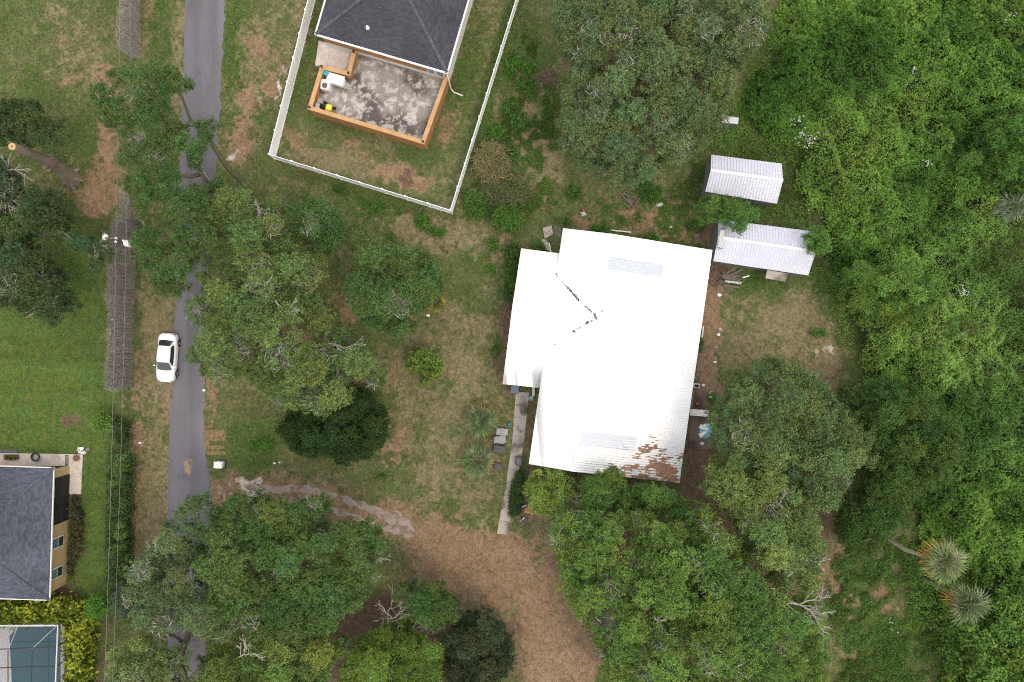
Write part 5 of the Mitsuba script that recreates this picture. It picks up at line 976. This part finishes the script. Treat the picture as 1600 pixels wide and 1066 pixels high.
# ---------------------------------------------------------------- trees
TREES = [
 dict(name='oak_tree', label='large grey-green oak north of the white house beside the vine thicket', poly=[(870, -60), (866, 20), (868, 60), (893, 90), (885, 150), (872, 200), (885, 240), (930, 270), (955, 290), (1000, 288), (1050, 258), (1100, 235), (1130, 205), (1150, 160), (1155, 110), (1200, 60), (1205, 0), (1190, -60)], base=(988, 172), zlo=4.5, zhi=10.5, col=(.116, .166, .066), moss=.22, tr=.6, gap=.32, twig=.4),
 dict(name='oak_tree', label='open dark oak leaning over the road and the dead hedge', poly=[(142, 118), (175, 112), (205, 100), (240, 96), (278, 103), (306, 130), (300, 150), (282, 165), (302, 185), (342, 180), (350, 205), (325, 225), (318, 250), (347, 285), (332, 310), (347, 330), (340, 370), (322, 400), (303, 420), (287, 467), (270, 472), (240, 462), (232, 430), (212, 400), (198, 370), (215, 330), (192, 290), (176, 250), (202, 220), (160, 190), (140, 150)], base=(352, 318), zlo=6.5, zhi=10.5, col=(.070, .122, .038), moss=.06, tr=.36, gap=.48, clump=1.0, fill=False),
 dict(name='oak_tree', label='big mossy oak between the road and the middle lawn', poly=[(298, 320), (330, 300), (370, 290), (420, 300), (440, 320), (448, 355), (470, 395), (510, 400), (512, 425), (498, 450), (508, 480), (530, 510), (562, 540), (590, 560), (606, 600), (580, 616), (560, 590), (530, 575), (548, 625), (530, 647), (500, 652), (470, 637), (440, 647), (413, 620), (390, 592), (350, 602), (318, 587), (288, 565), (283, 520), (288, 470), (308, 430), (318, 390), (313, 350)], base=(490, 482), zlo=5, zhi=10, col=(.122, .180, .056), moss=.32, tr=.65, gap=.36, twig=.45),
 dict(name='oak_tree', label='darker green oak crown just south of the white fence', poly=[(445, 313), (480, 298), (520, 310), (538, 345), (535, 388), (510, 398), (470, 388), (450, 355)], base=(525, 362), zlo=4, zhi=7, col=(.075, .130, .04), moss=.06, tr=.3, gap=.22),
 dict(name='oak_tree', label='rounded oak in the middle lawn nearest the white house', poly=[(545, 375), (580, 357), (600, 377), (650, 385), (684, 410), (692, 450), (670, 480), (643, 492), (655, 515), (620, 527), (590, 517), (553, 500), (536, 460), (548, 420)], base=(630, 452), zlo=4, zhi=8, col=(.080, .140, .044), moss=.12, tr=.4, gap=.24),
 dict(name='dense_tree', label='very dark dense round evergreen on the lawn above the broken driveway', poly=[(438, 645), (470, 630), (520, 605), (560, 600), (592, 625), (605, 660), (602, 695), (582, 715), (540, 727), (500, 717), (465, 712), (440, 687), (431, 660)], base=(535, 650), zlo=2.2, zhi=5.8, col=DARK, moss=0, tr=.3, gap=.1, lai=4.0, clump=1.05, L=.19, W=.1, twig=.05, bushy=True),
 dict(name='oak_tree', label='dark green oak beside the broken driveway by the road end', poly=[(335, 790), (360, 775), (400, 770), (450, 785), (500, 775), (515, 800), (505, 825), (540, 820), (565, 812), (600, 830), (607, 850), (592, 880), (597, 905), (575, 930), (560, 960), (520, 985), (470, 1002), (420, 1002), (380, 992), (338, 960), (313, 920), (300, 870), (320, 820)], base=(500, 843), zlo=4.5, zhi=9.5, col=OAKD, moss=.1, tr=.6, gap=.30),
 dict(name='oak_tree', label='paler oak overhanging the road at its lower end', poly=[(203, 880), (235, 850), (265, 800), (300, 768), (330, 785), (312, 850), (300, 900), (320, 940), (370, 990), (360, 1010), (320, 1000), (295, 985), (262, 1000), (230, 1000), (200, 985), (190, 940), (200, 910)], base=(340, 850), zlo=5, zhi=9, col=(.105, .155, .065), moss=.12, tr=.45, gap=.33),
 dict(name='oak_tree', label='pale oak crown at the bottom edge over the road', poly=[(172, 1012), (210, 998), (250, 1008), (282, 1030), (300, 1062), (290, 1130), (170, 1130)], base=(300, 990), zlo=4, zhi=8, col=OAK, moss=.1, tr=.35, gap=.3),
 dict(name='oak_tree', label='light yellow-green tree at the bottom edge below the dark oak', poly=[(310, 1012), (340, 1003), (400, 992), (430, 975), (480, 975), (530, 1000), (555, 1015), (522, 1040), (512, 1072), (490, 1130), (305, 1130)], base=(470, 965), zlo=4, zhi=7.5, col=(.125, .185, .05), moss=.08, tr=.35, gap=.24),
 dict(name='feathery_tree', label='feathery yellow-green tree next to the dark round tree at the bottom', poly=[(533, 1035), (560, 1000), (590, 985), (620, 973), (660, 988), (690, 1010), (692, 1050), (680, 1130), (535, 1130)], base=(640, 985), zlo=2.8, zhi=6.5, col=(.115, .185, .038), moss=.05, tr=.3, gap=.2, W=.06, L=.26),
 dict(name='oak_tree', label='small dark oak on reddish ground above the feathery tree', poly=[(610, 930), (640, 905), (680, 908), (707, 935), (717, 960), (700, 987), (670, 980), (640, 962), (613, 950)], base=(650, 905), zlo=3.5, zhi=6, col=(.078, .128, .036), moss=.05, tr=.25, gap=.22),
 dict(name='round_tree', label='olive-dark round tree at the bottom edge beside the dirt drive', poly=[(697, 985), (730, 960), (770, 962), (800, 990), (805, 1030), (785, 1072), (730, 1095), (690, 1060), (690, 1015)], base=(746, 975), zlo=1.8, zhi=4.2, col=(.052, .068, .036), moss=0, tr=.25, gap=.1, lai=3.4, clump=1.0, twig=.15, bushy=True, W=.085),
 dict(name='small_tree', label='blue-grey small tree at the lower end of the dark hedge', poly=[(172, 925), (190, 908), (208, 925), (206, 965), (186, 972), (174, 952)], base=(222, 930), zlo=2.5, zhi=4, col=(.075, .105, .058), moss=0, tr=.12, gap=.1, clump=.7),
 dict(name='oak_tree', label='huge oak canopy below the rusty roof corner', poly=[(850, 850), (868, 812), (905, 795), (960, 800), (1010, 800), (1060, 815), (1100, 790), (1130, 800), (1160, 850), (1190, 900), (1230, 930), (1285, 930), (1295, 1010), (1300, 1066), (1290, 1140), (965, 1140), (945, 1060), (930, 1010), (900, 970), (880, 930), (866, 890)], base=(1030, 850), zlo=5, zhi=11.5, col=(.118, .196, .046), moss=.2, tr=.75, gap=.27),
 dict(name='oak_tree', label='young oak right against the south eave of the white house', poly=[(890, 775), (918, 748), (945, 728), (968, 730), (985, 765), (1008, 752), (1050, 765), (1095, 800), (1060, 815), (1000, 802), (940, 800), (900, 798)], base=(975, 770), zlo=3.8, zhi=5.6, col=(.098, .172, .044), moss=.03, tr=.2, gap=.06, clump=.95),
 dict(name='oak_tree', label='pale-topped oak between the huge oak and the east oak', poly=[(1100, 770), (1103, 735), (1130, 712), (1180, 708), (1230, 738), (1272, 790), (1290, 850), (1284, 900), (1285, 930), (1230, 930), (1190, 900), (1160, 850), (1130, 800)], base=(1165, 790), zlo=5, zhi=9.5, col=(.130, .190, .058), moss=.1, tr=.45, gap=.2),
 dict(name='oak_tree', label='smooth grey-green oak east of the dark yard pad', poly=[(1113, 650), (1130, 610), (1165, 573), (1215, 558), (1265, 573), (1297, 610), (1330, 650), (1372, 690), (1377, 720), (1340, 742), (1310, 792), (1280, 802), (1240, 770), (1180, 735), (1138, 720), (1113, 690)], base=(1205, 650), zlo=4, zhi=9.5, col=(.106, .160, .058), moss=.1, tr=.5, gap=.17),
 dict(name='thicket_tree', label='dark broad tree merging into the thicket east of the grey-green oak', poly=[(1330, 590), (1370, 588), (1420, 592), (1470, 620), (1502, 660), (1512, 710), (1492, 750), (1440, 780), (1405, 815), (1375, 862), (1345, 880), (1312, 852), (1302, 820), (1330, 780), (1372, 730), (1342, 690), (1312, 640)], base=(1395, 695), zlo=2.2, zhi=6.0, col=(.062, .112, .030), moss=0, tr=.35, gap=.14, twig=.12, lai=3),
 dict(name='bright_tree', label='light green bushy tree in the thicket east of the dry yard', poly=[(1308, 430), (1340, 408), (1370, 418), (1400, 402), (1440, 418), (1480, 440), (1477, 468), (1450, 492), (1410, 503), (1370, 492), (1328, 482)], base=(1385, 455), zlo=1.5, zhi=4.2, col=(.112, .195, .042), moss=0, tr=.18, gap=.1, twig=.08, clump=1.0),
 dict(name='bright_tree', label='light green tree at the east edge of the thicket, upper one', poly=[(1540, 190), (1580, 168), (1660, 170), (1660, 305), (1600, 305), (1560, 290), (1500, 262), (1495, 245), (1535, 232)], base=(1535, 270), zlo=1.8, zhi=5, col=(.085, .165, .036), moss=0, tr=.2, gap=.18, twig=.08, clump=1.0),
 dict(name='bright_tree', label='large-leaved bright tree in the south-east corner', poly=[(1480, 975), (1540, 930), (1600, 900), (1665, 900), (1665, 1130), (1500, 1130), (1515, 1020)], base=(1520, 940), zlo=1.8, zhi=5, col=(.105, .185, .038), moss=0, tr=.2, gap=.14, twig=.08, L=.3, W=.18, clump=1.0),
 dict(name='bright_tree', label='small bright tree inside the thicket under the light bushy tree', poly=[(1480, 500), (1510, 490), (1530, 510), (1525, 530), (1495, 532), (1478, 520)], base=(1495, 512), zlo=1.5, zhi=3, col=(.115, .195, .045), moss=0, tr=.1, gap=.05, twig=.08, clump=.8),
 dict(name='small_tree', label='yellow-green fine tree at the south-west corner of the white house', poly=[(823, 745), (850, 729), (887, 735), (902, 760), (892, 792), (860, 808), (833, 802), (821, 775)], base=(857, 762), zlo=2.0, zhi=4.0, col=(.215, .290, .065), moss=0, tr=.12, gap=.06, clump=.8, W=.07, twig=.25),
 dict(name='small_tree', label='fine bright green tree growing between the two sheds', poly=[(1092, 312), (1115, 304), (1150, 310), (1186, 327), (1198, 338), (1172, 345), (1166, 366), (1146, 361), (1130, 345), (1105, 352), (1090, 336)], base=(1135, 328), zlo=3.0, zhi=4.3, col=(.085, .168, .040), moss=0, tr=.12, gap=.12, clump=.7, W=.085, L=.2, twig=.2, lai=2.2),
 dict(name='oak_tree', label='dark oak at the west edge behind the cut trunk top', poly=[(-60, 158), (20, 153), (60, 158), (92, 180), (88, 218), (62, 237), (40, 227), (0, 217), (-60, 222)], base=(62, 212), zlo=4.5, zhi=7.5, col=(.060, .094, .036), moss=.1, tr=.4, gap=.16),
 dict(name='oak_tree', label='ragged dark oak just below the cut trunk', poly=[(38, 298), (75, 283), (87, 310), (112, 330), (132, 370), (168, 385), (171, 420), (150, 432), (113, 400), (90, 372), (60, 372), (20, 382), (-40, 402), (-40, 325), (20, 340)], base=(98, 345), zlo=4.5, zhi=7.5, col=(.066, .104, .040), moss=.16, tr=.4, gap=.28),
 dict(name='oak_tree', label='dark mossy oak at the west edge over the bright lawn', poly=[(-60, 368), (30, 378), (62, 395), (92, 430), (118, 455), (134, 470), (108, 482), (102, 512), (60, 502), (30, 482), (0, 487), (-60, 482)], base=(85, 440), zlo=4.5, zhi=8, col=(.058, .090, .036), moss=.22, tr=.45, gap=.22),
 dict(name='oak_tree', label='grey mossy oak limbs at the west edge below the cut trunk top', poly=[(-60, 245), (0, 250), (25, 262), (30, 300), (18, 335), (-60, 345)], base=(70, 310), zlo=5, zhi=7.5, col=(.055, .085, .045), moss=.75, tr=.4, gap=.2),
 dict(name='small_tree', label='bright sapling over the north-east corner of the long shed', poly=[(1252, 372), (1275, 352), (1295, 362), (1300, 385), (1288, 400), (1268, 395), (1258, 388)], base=(1283, 385), zlo=2.6, zhi=3.8, col=(.10, .18, .04), moss=0, tr=.08, gap=.0, clump=.6, twig=.3),
]
troot = {}
for i, t in enumerate(TREES):
    t = dict(t); t.pop('sparse', 0); troot[i] = tree(t.pop('name'), t.pop('label'), 'tree', t.pop('poly'), t.pop('base'), t.pop('zlo'), t.pop('zhi'), t.pop('col'), 7000 + i * 13, **t)
# heavy visible limbs of the road oak and dead limbs
lm = MB(); lm.tube([P(352, 318, .3), P(395, 300, 2.5), P(355, 262, 5.0), P(325, 215, 6.6), P(298, 188, 7.8), P(283, 148, 8.6)], [.34, .28, .23, .19, .14, .08], 9, np.array([.095, .10, .055])); lm.tube([P(352, 318, .8), P(330, 312, 4), P(290, 330, 6.5), P(262, 350, 8)], [.3, .2, .14, .08], 8, np.array([.10, .095, .07])); lm.tube([P(352, 318, .8), P(360, 370, 4), P(318, 392, 6), P(300, 405, 7.5)], [.3, .2, .14, .08], 8, np.array([.09, .085, .065]))
put('limb', lm.mesh(), 'm_leaf', troot[1], color=lm.color(), label='thick mossy limb bare of leaves')
for idx, a, b, s in ((14, P(1216, 938, 8), P(1296, 955, 8.6), 1), (14, P(1218, 940, 8), P(1290, 990, 8.3), 31), (14, P(1230, 900, 8.4), P(1255, 885, 8.8), 32), (14, P(1015, 990, 10.6), P(1045, 960, 11.3), 33), (14, P(1160, 960, 9.6), P(1185, 935, 10), 34), (16, P(1250, 880, 8.2), P(1288, 865, 8.6), 35), (2, P(430, 470, 9.4), P(455, 500, 10), 36), (2, P(400, 430, 9), P(380, 400, 9.6), 37), (14, P(1222, 965, 7.8), P(1280, 1000, 8.0), 2), (11, P(600, 1000, 2.5), P(625, 935, 5), 3), (11, P(628, 990, 3), P(672, 972, 4.6), 4), (6, P(418, 945, 7), P(450, 905, 8.4), 5), (6, P(412, 940, 7), P(418, 870, 8.5), 6), (6, P(560, 885, 6), P(600, 862, 7), 7), (0, P(985, 270, 6.5), P(972, 222, 8), 8), (0, P(1110, 62, 7), P(1160, 35, 8), 9), (0, P(940, 20, 8), P(935, -10, 9), 10), (2, P(505, 540, 7), P(562, 540, 8), 11), (2, P(400, 360, 7), P(408, 320, 8), 12), (2, P(470, 560, 8), P(440, 530, 9), 13), (28, P(-10, 300, 6), P(28, 320, 7), 14), (28, P(-10, 275, 6.4), P(35, 258, 7), 15), (14, P(1010, 950, 10), P(1060, 930, 11), 16), (14, P(1100, 1020, 10), P(1120, 980, 11), 17), (17, P(1258, 690, 7), P(1275, 715, 8), 18), (27, P(120, 375, 6.5), P(165, 395, 6.5), 19), (9, P(370, 1030, 7), P(400, 1010, 8), 20), (16, P(1215, 800, 8), P(1222, 765, 9.3), 21), (7, P(230, 870, 7), P(243, 852, 8.5), 22)):
    bare_fan(troot[idx], a, b, 900 + s, .42, 4, .085)

# ---------------------------------------------------------------- thicket of vines and shrubs on the east side
THK = [(1150, 185), (1160, 130), (1205, 45), (1212, -70), (1700, -70), (1700, 1140), (1440, 1140), (1430, 1010), (1385, 905), (1420, 800), (1345, 600), (1322, 540), (1305, 470), (1278, 415), (1285, 360), (1228, 330), (1228, 248), (1180, 232)]
tp = Polygon(THK); tw = Polygon([P(a, b)[:2] for a, b in THK]); r = rng(91)
def thick_h(xy, inside_d):
    q = np.stack([xy[:, 0], xy[:, 1], 0 * xy[:, 0]], 1)
    n1, n2 = meshkit.fbm(q * .33 + 50, 2, 3), meshkit.noise(q * 1.1 + 9, 5)
    return smoothnp(0, 3.5, inside_d) * (.5 + 1.35 * smoothnp(.3, .75, n1) + .8 * n2 + .9 * smoothnp(.35, .7, meshkit.noise(q * .55 + 70, 12))) + .1
N = 640000
x0, y0, x1, y1 = tw.bounds; xy = np.stack([r.uniform(x0, x1, N), r.uniform(y0, y1, N)], 1); ptsS = shapely.points(xy); ins = shapely.contains(tw, ptsS); xy = xy[ins]; dd = shapely.distance(tw.boundary, ptsS[ins])
# leaves sit in sprays: keep leaves near spray centres so that dark gaps open between them
wq = np.stack([xy[:, 0], xy[:, 1], 0 * xy[:, 0]], 1); wq = wq + 1.6 * np.stack([meshkit.noise(wq * .5, 71), meshkit.noise(wq * .5, 72), 0 * xy[:, 0]], 1); cellv = .55 * meshkit.noise(wq * 1.1, 8) + .45 * meshkit.noise(wq * 2.6, 9); cellw = meshkit.fbm(np.stack([xy[:, 0] * .28, xy[:, 1] * .28, xy[:, 0] * 0], 1), 3, 21)
edge = dd - 3.2 * meshkit.fbm(np.column_stack([xy * .45, xy[:, :1] * 0]), 3, 61) + .9
keep = (r.random(len(xy)) < np.clip(edge * .8, 0, 1)) & (r.random(len(xy)) < np.clip((cellv - .16) * 3.2, .3, 1) * np.clip((cellw - .2) * 5, .5, 1)); xy, dd, cellv, cellw = xy[keep], dd[keep], cellv[keep], cellw[keep]
hz = thick_h(xy, dd); z = hz * (1 - .35 * r.random(len(xy)) ** 2.5) + (cellv - .5) * .9 * np.minimum(1, dd); z = np.maximum(z, .05)
pos = np.column_stack([xy, z]); n_ = len(pos); nr = unit(r.normal(size=(n_, 3)) * .55 + [0, 0, .8])
east = smoothnp(28, 46, xy[:, 0])[:, None] * smoothnp(20, 0, xy[:, 1])[:, None] * smoothnp(-17, -9, xy[:, 1])[:, None]
hue = meshkit.fbm(np.column_stack([xy * .16, 0 * z]), 3, 31)[:, None]
base = np.array(THICK) * (1 - east) + np.array([.102, .192, .046]) * east
col = base * (.66 + .92 * smoothnp(.22, .78, hue)) * (.8 + .4 * meshkit.noise(np.column_stack([xy * .6, 0 * z]), 37)[:, None]) * (1 + .10 * (hue - .42) * np.array([4.5, 0, -1]))
v, f = leaf_mesh(pos, nr, .215, .125, 93); big = np.repeat((.75 + .75 * meshkit.noise(np.column_stack([xy * .13, 0 * z + 3]), 44)), 4)[:, None]; v = np.repeat(pos, 4, 0) + (v - np.repeat(pos, 4, 0)) * big; col = col * (1 + r.normal(size=(n_, 1)) * .2).clip(.5, 1.6); 
brown = r.random(n_) < .003 + .06 * (smoothnp(.62, .75, hue[:, 0])); col[brown] = np.array([.16, .115, .06]) * (1 + r.normal(size=(brown.sum(), 1)) * .25).clip(.4, 2)
put('undergrowth', (v, f), 'm_leaf', None, color=np.repeat(col.clip(.01, .6), 4, 0), label='dense green thicket of vines and brambles on the east side', cat='undergrowth', kind='stuff')
def carpet(label, poly, n, hmax, col, seed, thr=.42, L=.17, W=.09):
    r = rng(seed); pg = Polygon([P(a, b)[:2] for a, b in poly]); x0, y0, x1, y1 = pg.bounds; q = np.column_stack([r.uniform(x0, x1, n), r.uniform(y0, y1, n)]); p_ = shapely.points(q); ok = shapely.contains(pg, p_) & ~shapely.contains_xy(keepout, q[:, 0], q[:, 1]); q = q[ok]; d = shapely.distance(pg.boundary, p_[ok])
    z0 = 0 * q[:, :1]; a = .6 * meshkit.fbm(np.hstack([q * .55, z0]), 3, seed) + .4 * meshkit.noise(np.hstack([q * 1.9, z0]), seed + 1); dens = np.clip((a - thr) * 7, 0, 1) * np.clip(d * .8, 0, 1); k = r.random(len(q)) < dens; q, dens, a = q[k], dens[k], a[k]; m_ = len(q)
    zz = .03 + hmax * np.clip((a - thr) * 3.5, .05, 1) * r.uniform(.35, 1, m_); c_ = np.array(col) * (.75 + .9 * (meshkit.noise(np.hstack([q * .35, 0 * q[:, :1]]), seed + 2)[:, None] - .25)) * (1 + r.normal(size=(m_, 1)) * .22).clip(.5, 1.6)
    v, f = leaf_mesh(np.column_stack([q, zz]), unit(r.normal(size=(m_, 3)) * .5 + [0, 0, .8]), L, W, seed + 3); put('low_weeds', (v, f), 'm_leaf', None, color=np.repeat(c_.clip(.01, .6), 4, 0), label=label, cat='weeds', kind='stuff')
keepout = shapely.union_all([Polygon([P(*q)[:2] for q in z_]).buffer(.1) for z_ in (((1111, 245), (1219, 258), (1211, 316), (1103, 298)), ((1123, 346), (1267, 365), (1259, 428), (1115, 405)))] + [Polygon([q[:2] for q in (NW, NE, SE, SW)])])
carpet('low green weeds and brambles round the two metal sheds', [(1085, 225), (1150, 120), (1215, 20), (1260, 60), (1260, 330), (1310, 420), (1335, 520), (1315, 580), (1290, 470), (1268, 440), (1170, 445), (1150, 425), (1220, 435), (1110, 335), (1060, 330), (1040, 290)], 90000, .55, (.092, .165, .036), 201, .36)
carpet('patchy low weeds over the clearing by the tall leaning palm', [(1290, 870), (1330, 850), (1420, 800), (1500, 870), (1500, 1130), (1290, 1130), (1300, 1000), (1282, 930)], 95000, .6, (.085, .155, .036), 211, .40)
carpet('strip of low weeds between the white fence and the north oak', [(840, 60), (870, 80), (880, 200), (870, 330), (820, 350), (730, 345), (715, 320), (750, 260), (775, 190), (790, 90), (805, 40)], 70000, .4, (.085, .155, .035), 221, .44)
carpet('scattered low weeds along the north side of the white roof', [(860, 300), (1090, 300), (1100, 385), (1000, 362), (885, 345), (850, 350)], 26000, .3, (.080, .145, .034), 231, .52)
carpet('scattered green weeds in the dry grass below the south fence', [(440, 255), (560, 300), (700, 340), (800, 370), (790, 460), (700, 440), (680, 390), (540, 350)], 30000, .25, (.090, .165, .035), 241, .58)
vs = MB(); m = 5200; s_ = r.integers(0, n_, m); a = pos[s_] - [0, 0, .25]; 
for i in range(m):
    if z[s_[i]] < .5: continue
    e = a[i] + r.normal(size=3) * [.5, .5, .12]; vs.tube([[a[i][0], a[i][1], 0.0], a[i], e], [.02, .014, .006], 3, np.array([.14, .115, .085]) * r.uniform(.5, 1.5), cap=False)
put('bramble_stems', vs.mesh(), 'm_leaf', None, color=vs.color(), label='brown stems standing inside the green vine thicket', cat='stems', kind='stuff')
for i, (px, py, s, n, lb) in enumerate([(1258, 215, 17, 26, 'white flower heads on the shrub east of the coop'), (1247, 190, 10, 10, 'upper white flower heads near the northern oak edge'), (1427, 110, 5, 6, 'three white flower heads in the upper thicket'), (1450, 255, 8, 9, 'white flower cluster in the middle of the upper thicket'), (1506, 455, 9, 14, 'bright white flower cluster east of the light bushy tree'), (1580, 25, 14, 6, 'sparse white flowers in the north-east corner'), (1395, 975, 16, 5, 'white flowers in the clearing above the trail')]):
    pp = []; nn = []
    for _ in range(n):
        qx, qy = px + r.normal() * s * .45, py + r.normal() * s * .45; q0 = P(qx, qy, 2.3); c = np.array([q0[0], q0[1], 2.2 + .2 * r.random()]); kk = 5
        pp += list(c + r.normal(size=(kk, 3)) * .05); nn += list(unit(r.normal(size=(kk, 3)) * .3 + [0, 0, 1]))
    v, f = leaf_mesh(np.array(pp), np.array(nn), .075, .065, 40 + i); kx = thing('elder_blossom', lb, 'flowers'); put('flower', (v, f), 'm_leaf', kx, color=np.full((len(v), 3), .62), kind='stuff')

# ---------------------------------------------------------------- grass blades: short tufts over all open ground
solid = shapely.union_all([road_poly.buffer(.1), Polygon([q[:2] for q in (NW, NE, SE, SW)]), Polygon([q[:2] for q in (Nw, Ne, Se, Sw)]), dp.buffer(.3), wp, wpoly, Polygon(PP([(-60, 707), (130, 710), (127, 772), (107, 772), (107, 960), (-60, 960)])[:, :2]), Polygon(PP([(-70, 978), (101, 973), (101, 1160), (-70, 1160)])[:, :2]), Polygon(PP([(806, 612), (800, 690), (790, 760), (776, 834), (793, 836), (807, 760), (819, 690), (827, 613)])[:, :2]), Polygon(PP([(1086, 610), (1124, 614), (1118, 656), (1112, 700), (1096, 704), (1074, 700)])[:, :2]), tw.buffer(-2.5), sp.buffer(.1)])
shapely.prepare(solid); r = rng(97); N = 330000
xy = np.column_stack([r.uniform(-52, 46, N), r.uniform(-35, 35, N)]); xy = xy[~shapely.contains_xy(solid, xy[:, 0], xy[:, 1])]
c, w, fine = ground_col(NPL, xy[:, 0], xy[:, 1]); bare = np.clip(1 - 1.15 * np.maximum.reduce([w['dirt'], w['mulch'], w['sand']]), .10, 1) * np.clip(.35 + 1.3 * meshkit.fbm(np.column_stack([xy * .9, 0 * xy[:, :1]]), 2, 3), .3, 1)
k = r.random(len(xy)) < bare; xy, c = xy[k], c[k]; lawnw, lushw = w['lawn'][k], w['lush'][k]; n = len(xy)
an = r.uniform(0, 2 * np.pi, n); d = np.column_stack([np.cos(an), np.sin(an), 0 * an]); hgt = r.uniform(.03, .09, n) * (1 + 1.3 * lushw) * (1 - .5 * lawnw); wd = r.uniform(.014, .035, n)[:, None] * (1 + .5 * lushw[:, None]); ln = (r.uniform(.06, .15, n) * (1 + .6 * lushw))[:, None]
p0 = np.column_stack([xy, 0 * an - .005]); sd = np.column_stack([-d[:, 1], d[:, 0], d[:, 2]]); tip = p0 + d * ln; tip[:, 2] = hgt; mid = p0 + d * ln * .4; mid[:, 2] = hgt * .8
v = np.stack([p0, mid + sd * wd, tip, mid - sd * wd], 1).reshape(-1, 3); q = np.arange(n)[:, None] * 4; f = np.vstack([q + [0, 1, 3], q + [3, 1, 2]])
col = (c * 1.12) * (1 + r.normal(size=(n, 1)) * .28).clip(.4, 1.9); col = np.where((r.random(n) < .18)[:, None], col * .5 + np.array([.13, .105, .06]), col)
put('grass', (v, f), 'm_leaf', None, color=np.repeat(col.clip(.01, .6), 4, 0), label='short mixed green and straw grass over the yards', cat='grass', kind='stuff')
# fallen leaves and twigs under the oaks and on the dirt
N = 26000; xy = np.column_stack([r.uniform(-50, 46, N), r.uniform(-35, 35, N)]); xy = xy[~shapely.contains_xy(solid, xy[:, 0], xy[:, 1])]; c, w, fine = ground_col(NPL, xy[:, 0], xy[:, 1]); k = r.random(len(xy)) < np.clip(.12 + np.maximum(w['dirt'], w['mulch']), 0, 1) * (1 - .85 * w['lawn']); xy = xy[k]; n = len(xy)
rp_ = np.column_stack([r.uniform(-35, -28, 9000), r.uniform(-35, 35, 9000)]); rp_ = rp_[shapely.contains_xy(road_poly, rp_[:, 0], rp_[:, 1])]; de = shapely.distance(road_poly.boundary, shapely.points(rp_)); rp_ = rp_[r.random(len(rp_)) < .04 + .75 * np.exp(-de / .16)]; xy = np.vstack([xy, rp_]); n = len(xy)
v, f = leaf_mesh(np.column_stack([xy, r.uniform(.024, .055, n)]), unit(r.normal(size=(n, 3)) * .3 + [0, 0, 1]), .13, .06, 99)
put('fallen_leaves', (v, f), 'm_leaf', None, color=np.repeat((np.where((r.random(n) < .4)[:, None], np.array([.33, .24, .16]), np.array([.16, .095, .06])) * (1 + r.normal(size=(n, 1)) * .3).clip(.4, 1.8)).clip(.01, .6), 4, 0), label='scattered brown fallen leaves on dirt and lawn', cat='leaves', kind='stuff')
for k_ in list(labels):
    if labels[k_].get('kind') == 'structure' and k_ not in scene and not any(s.startswith(k_ + '__') for s in scene): del labels[k_]
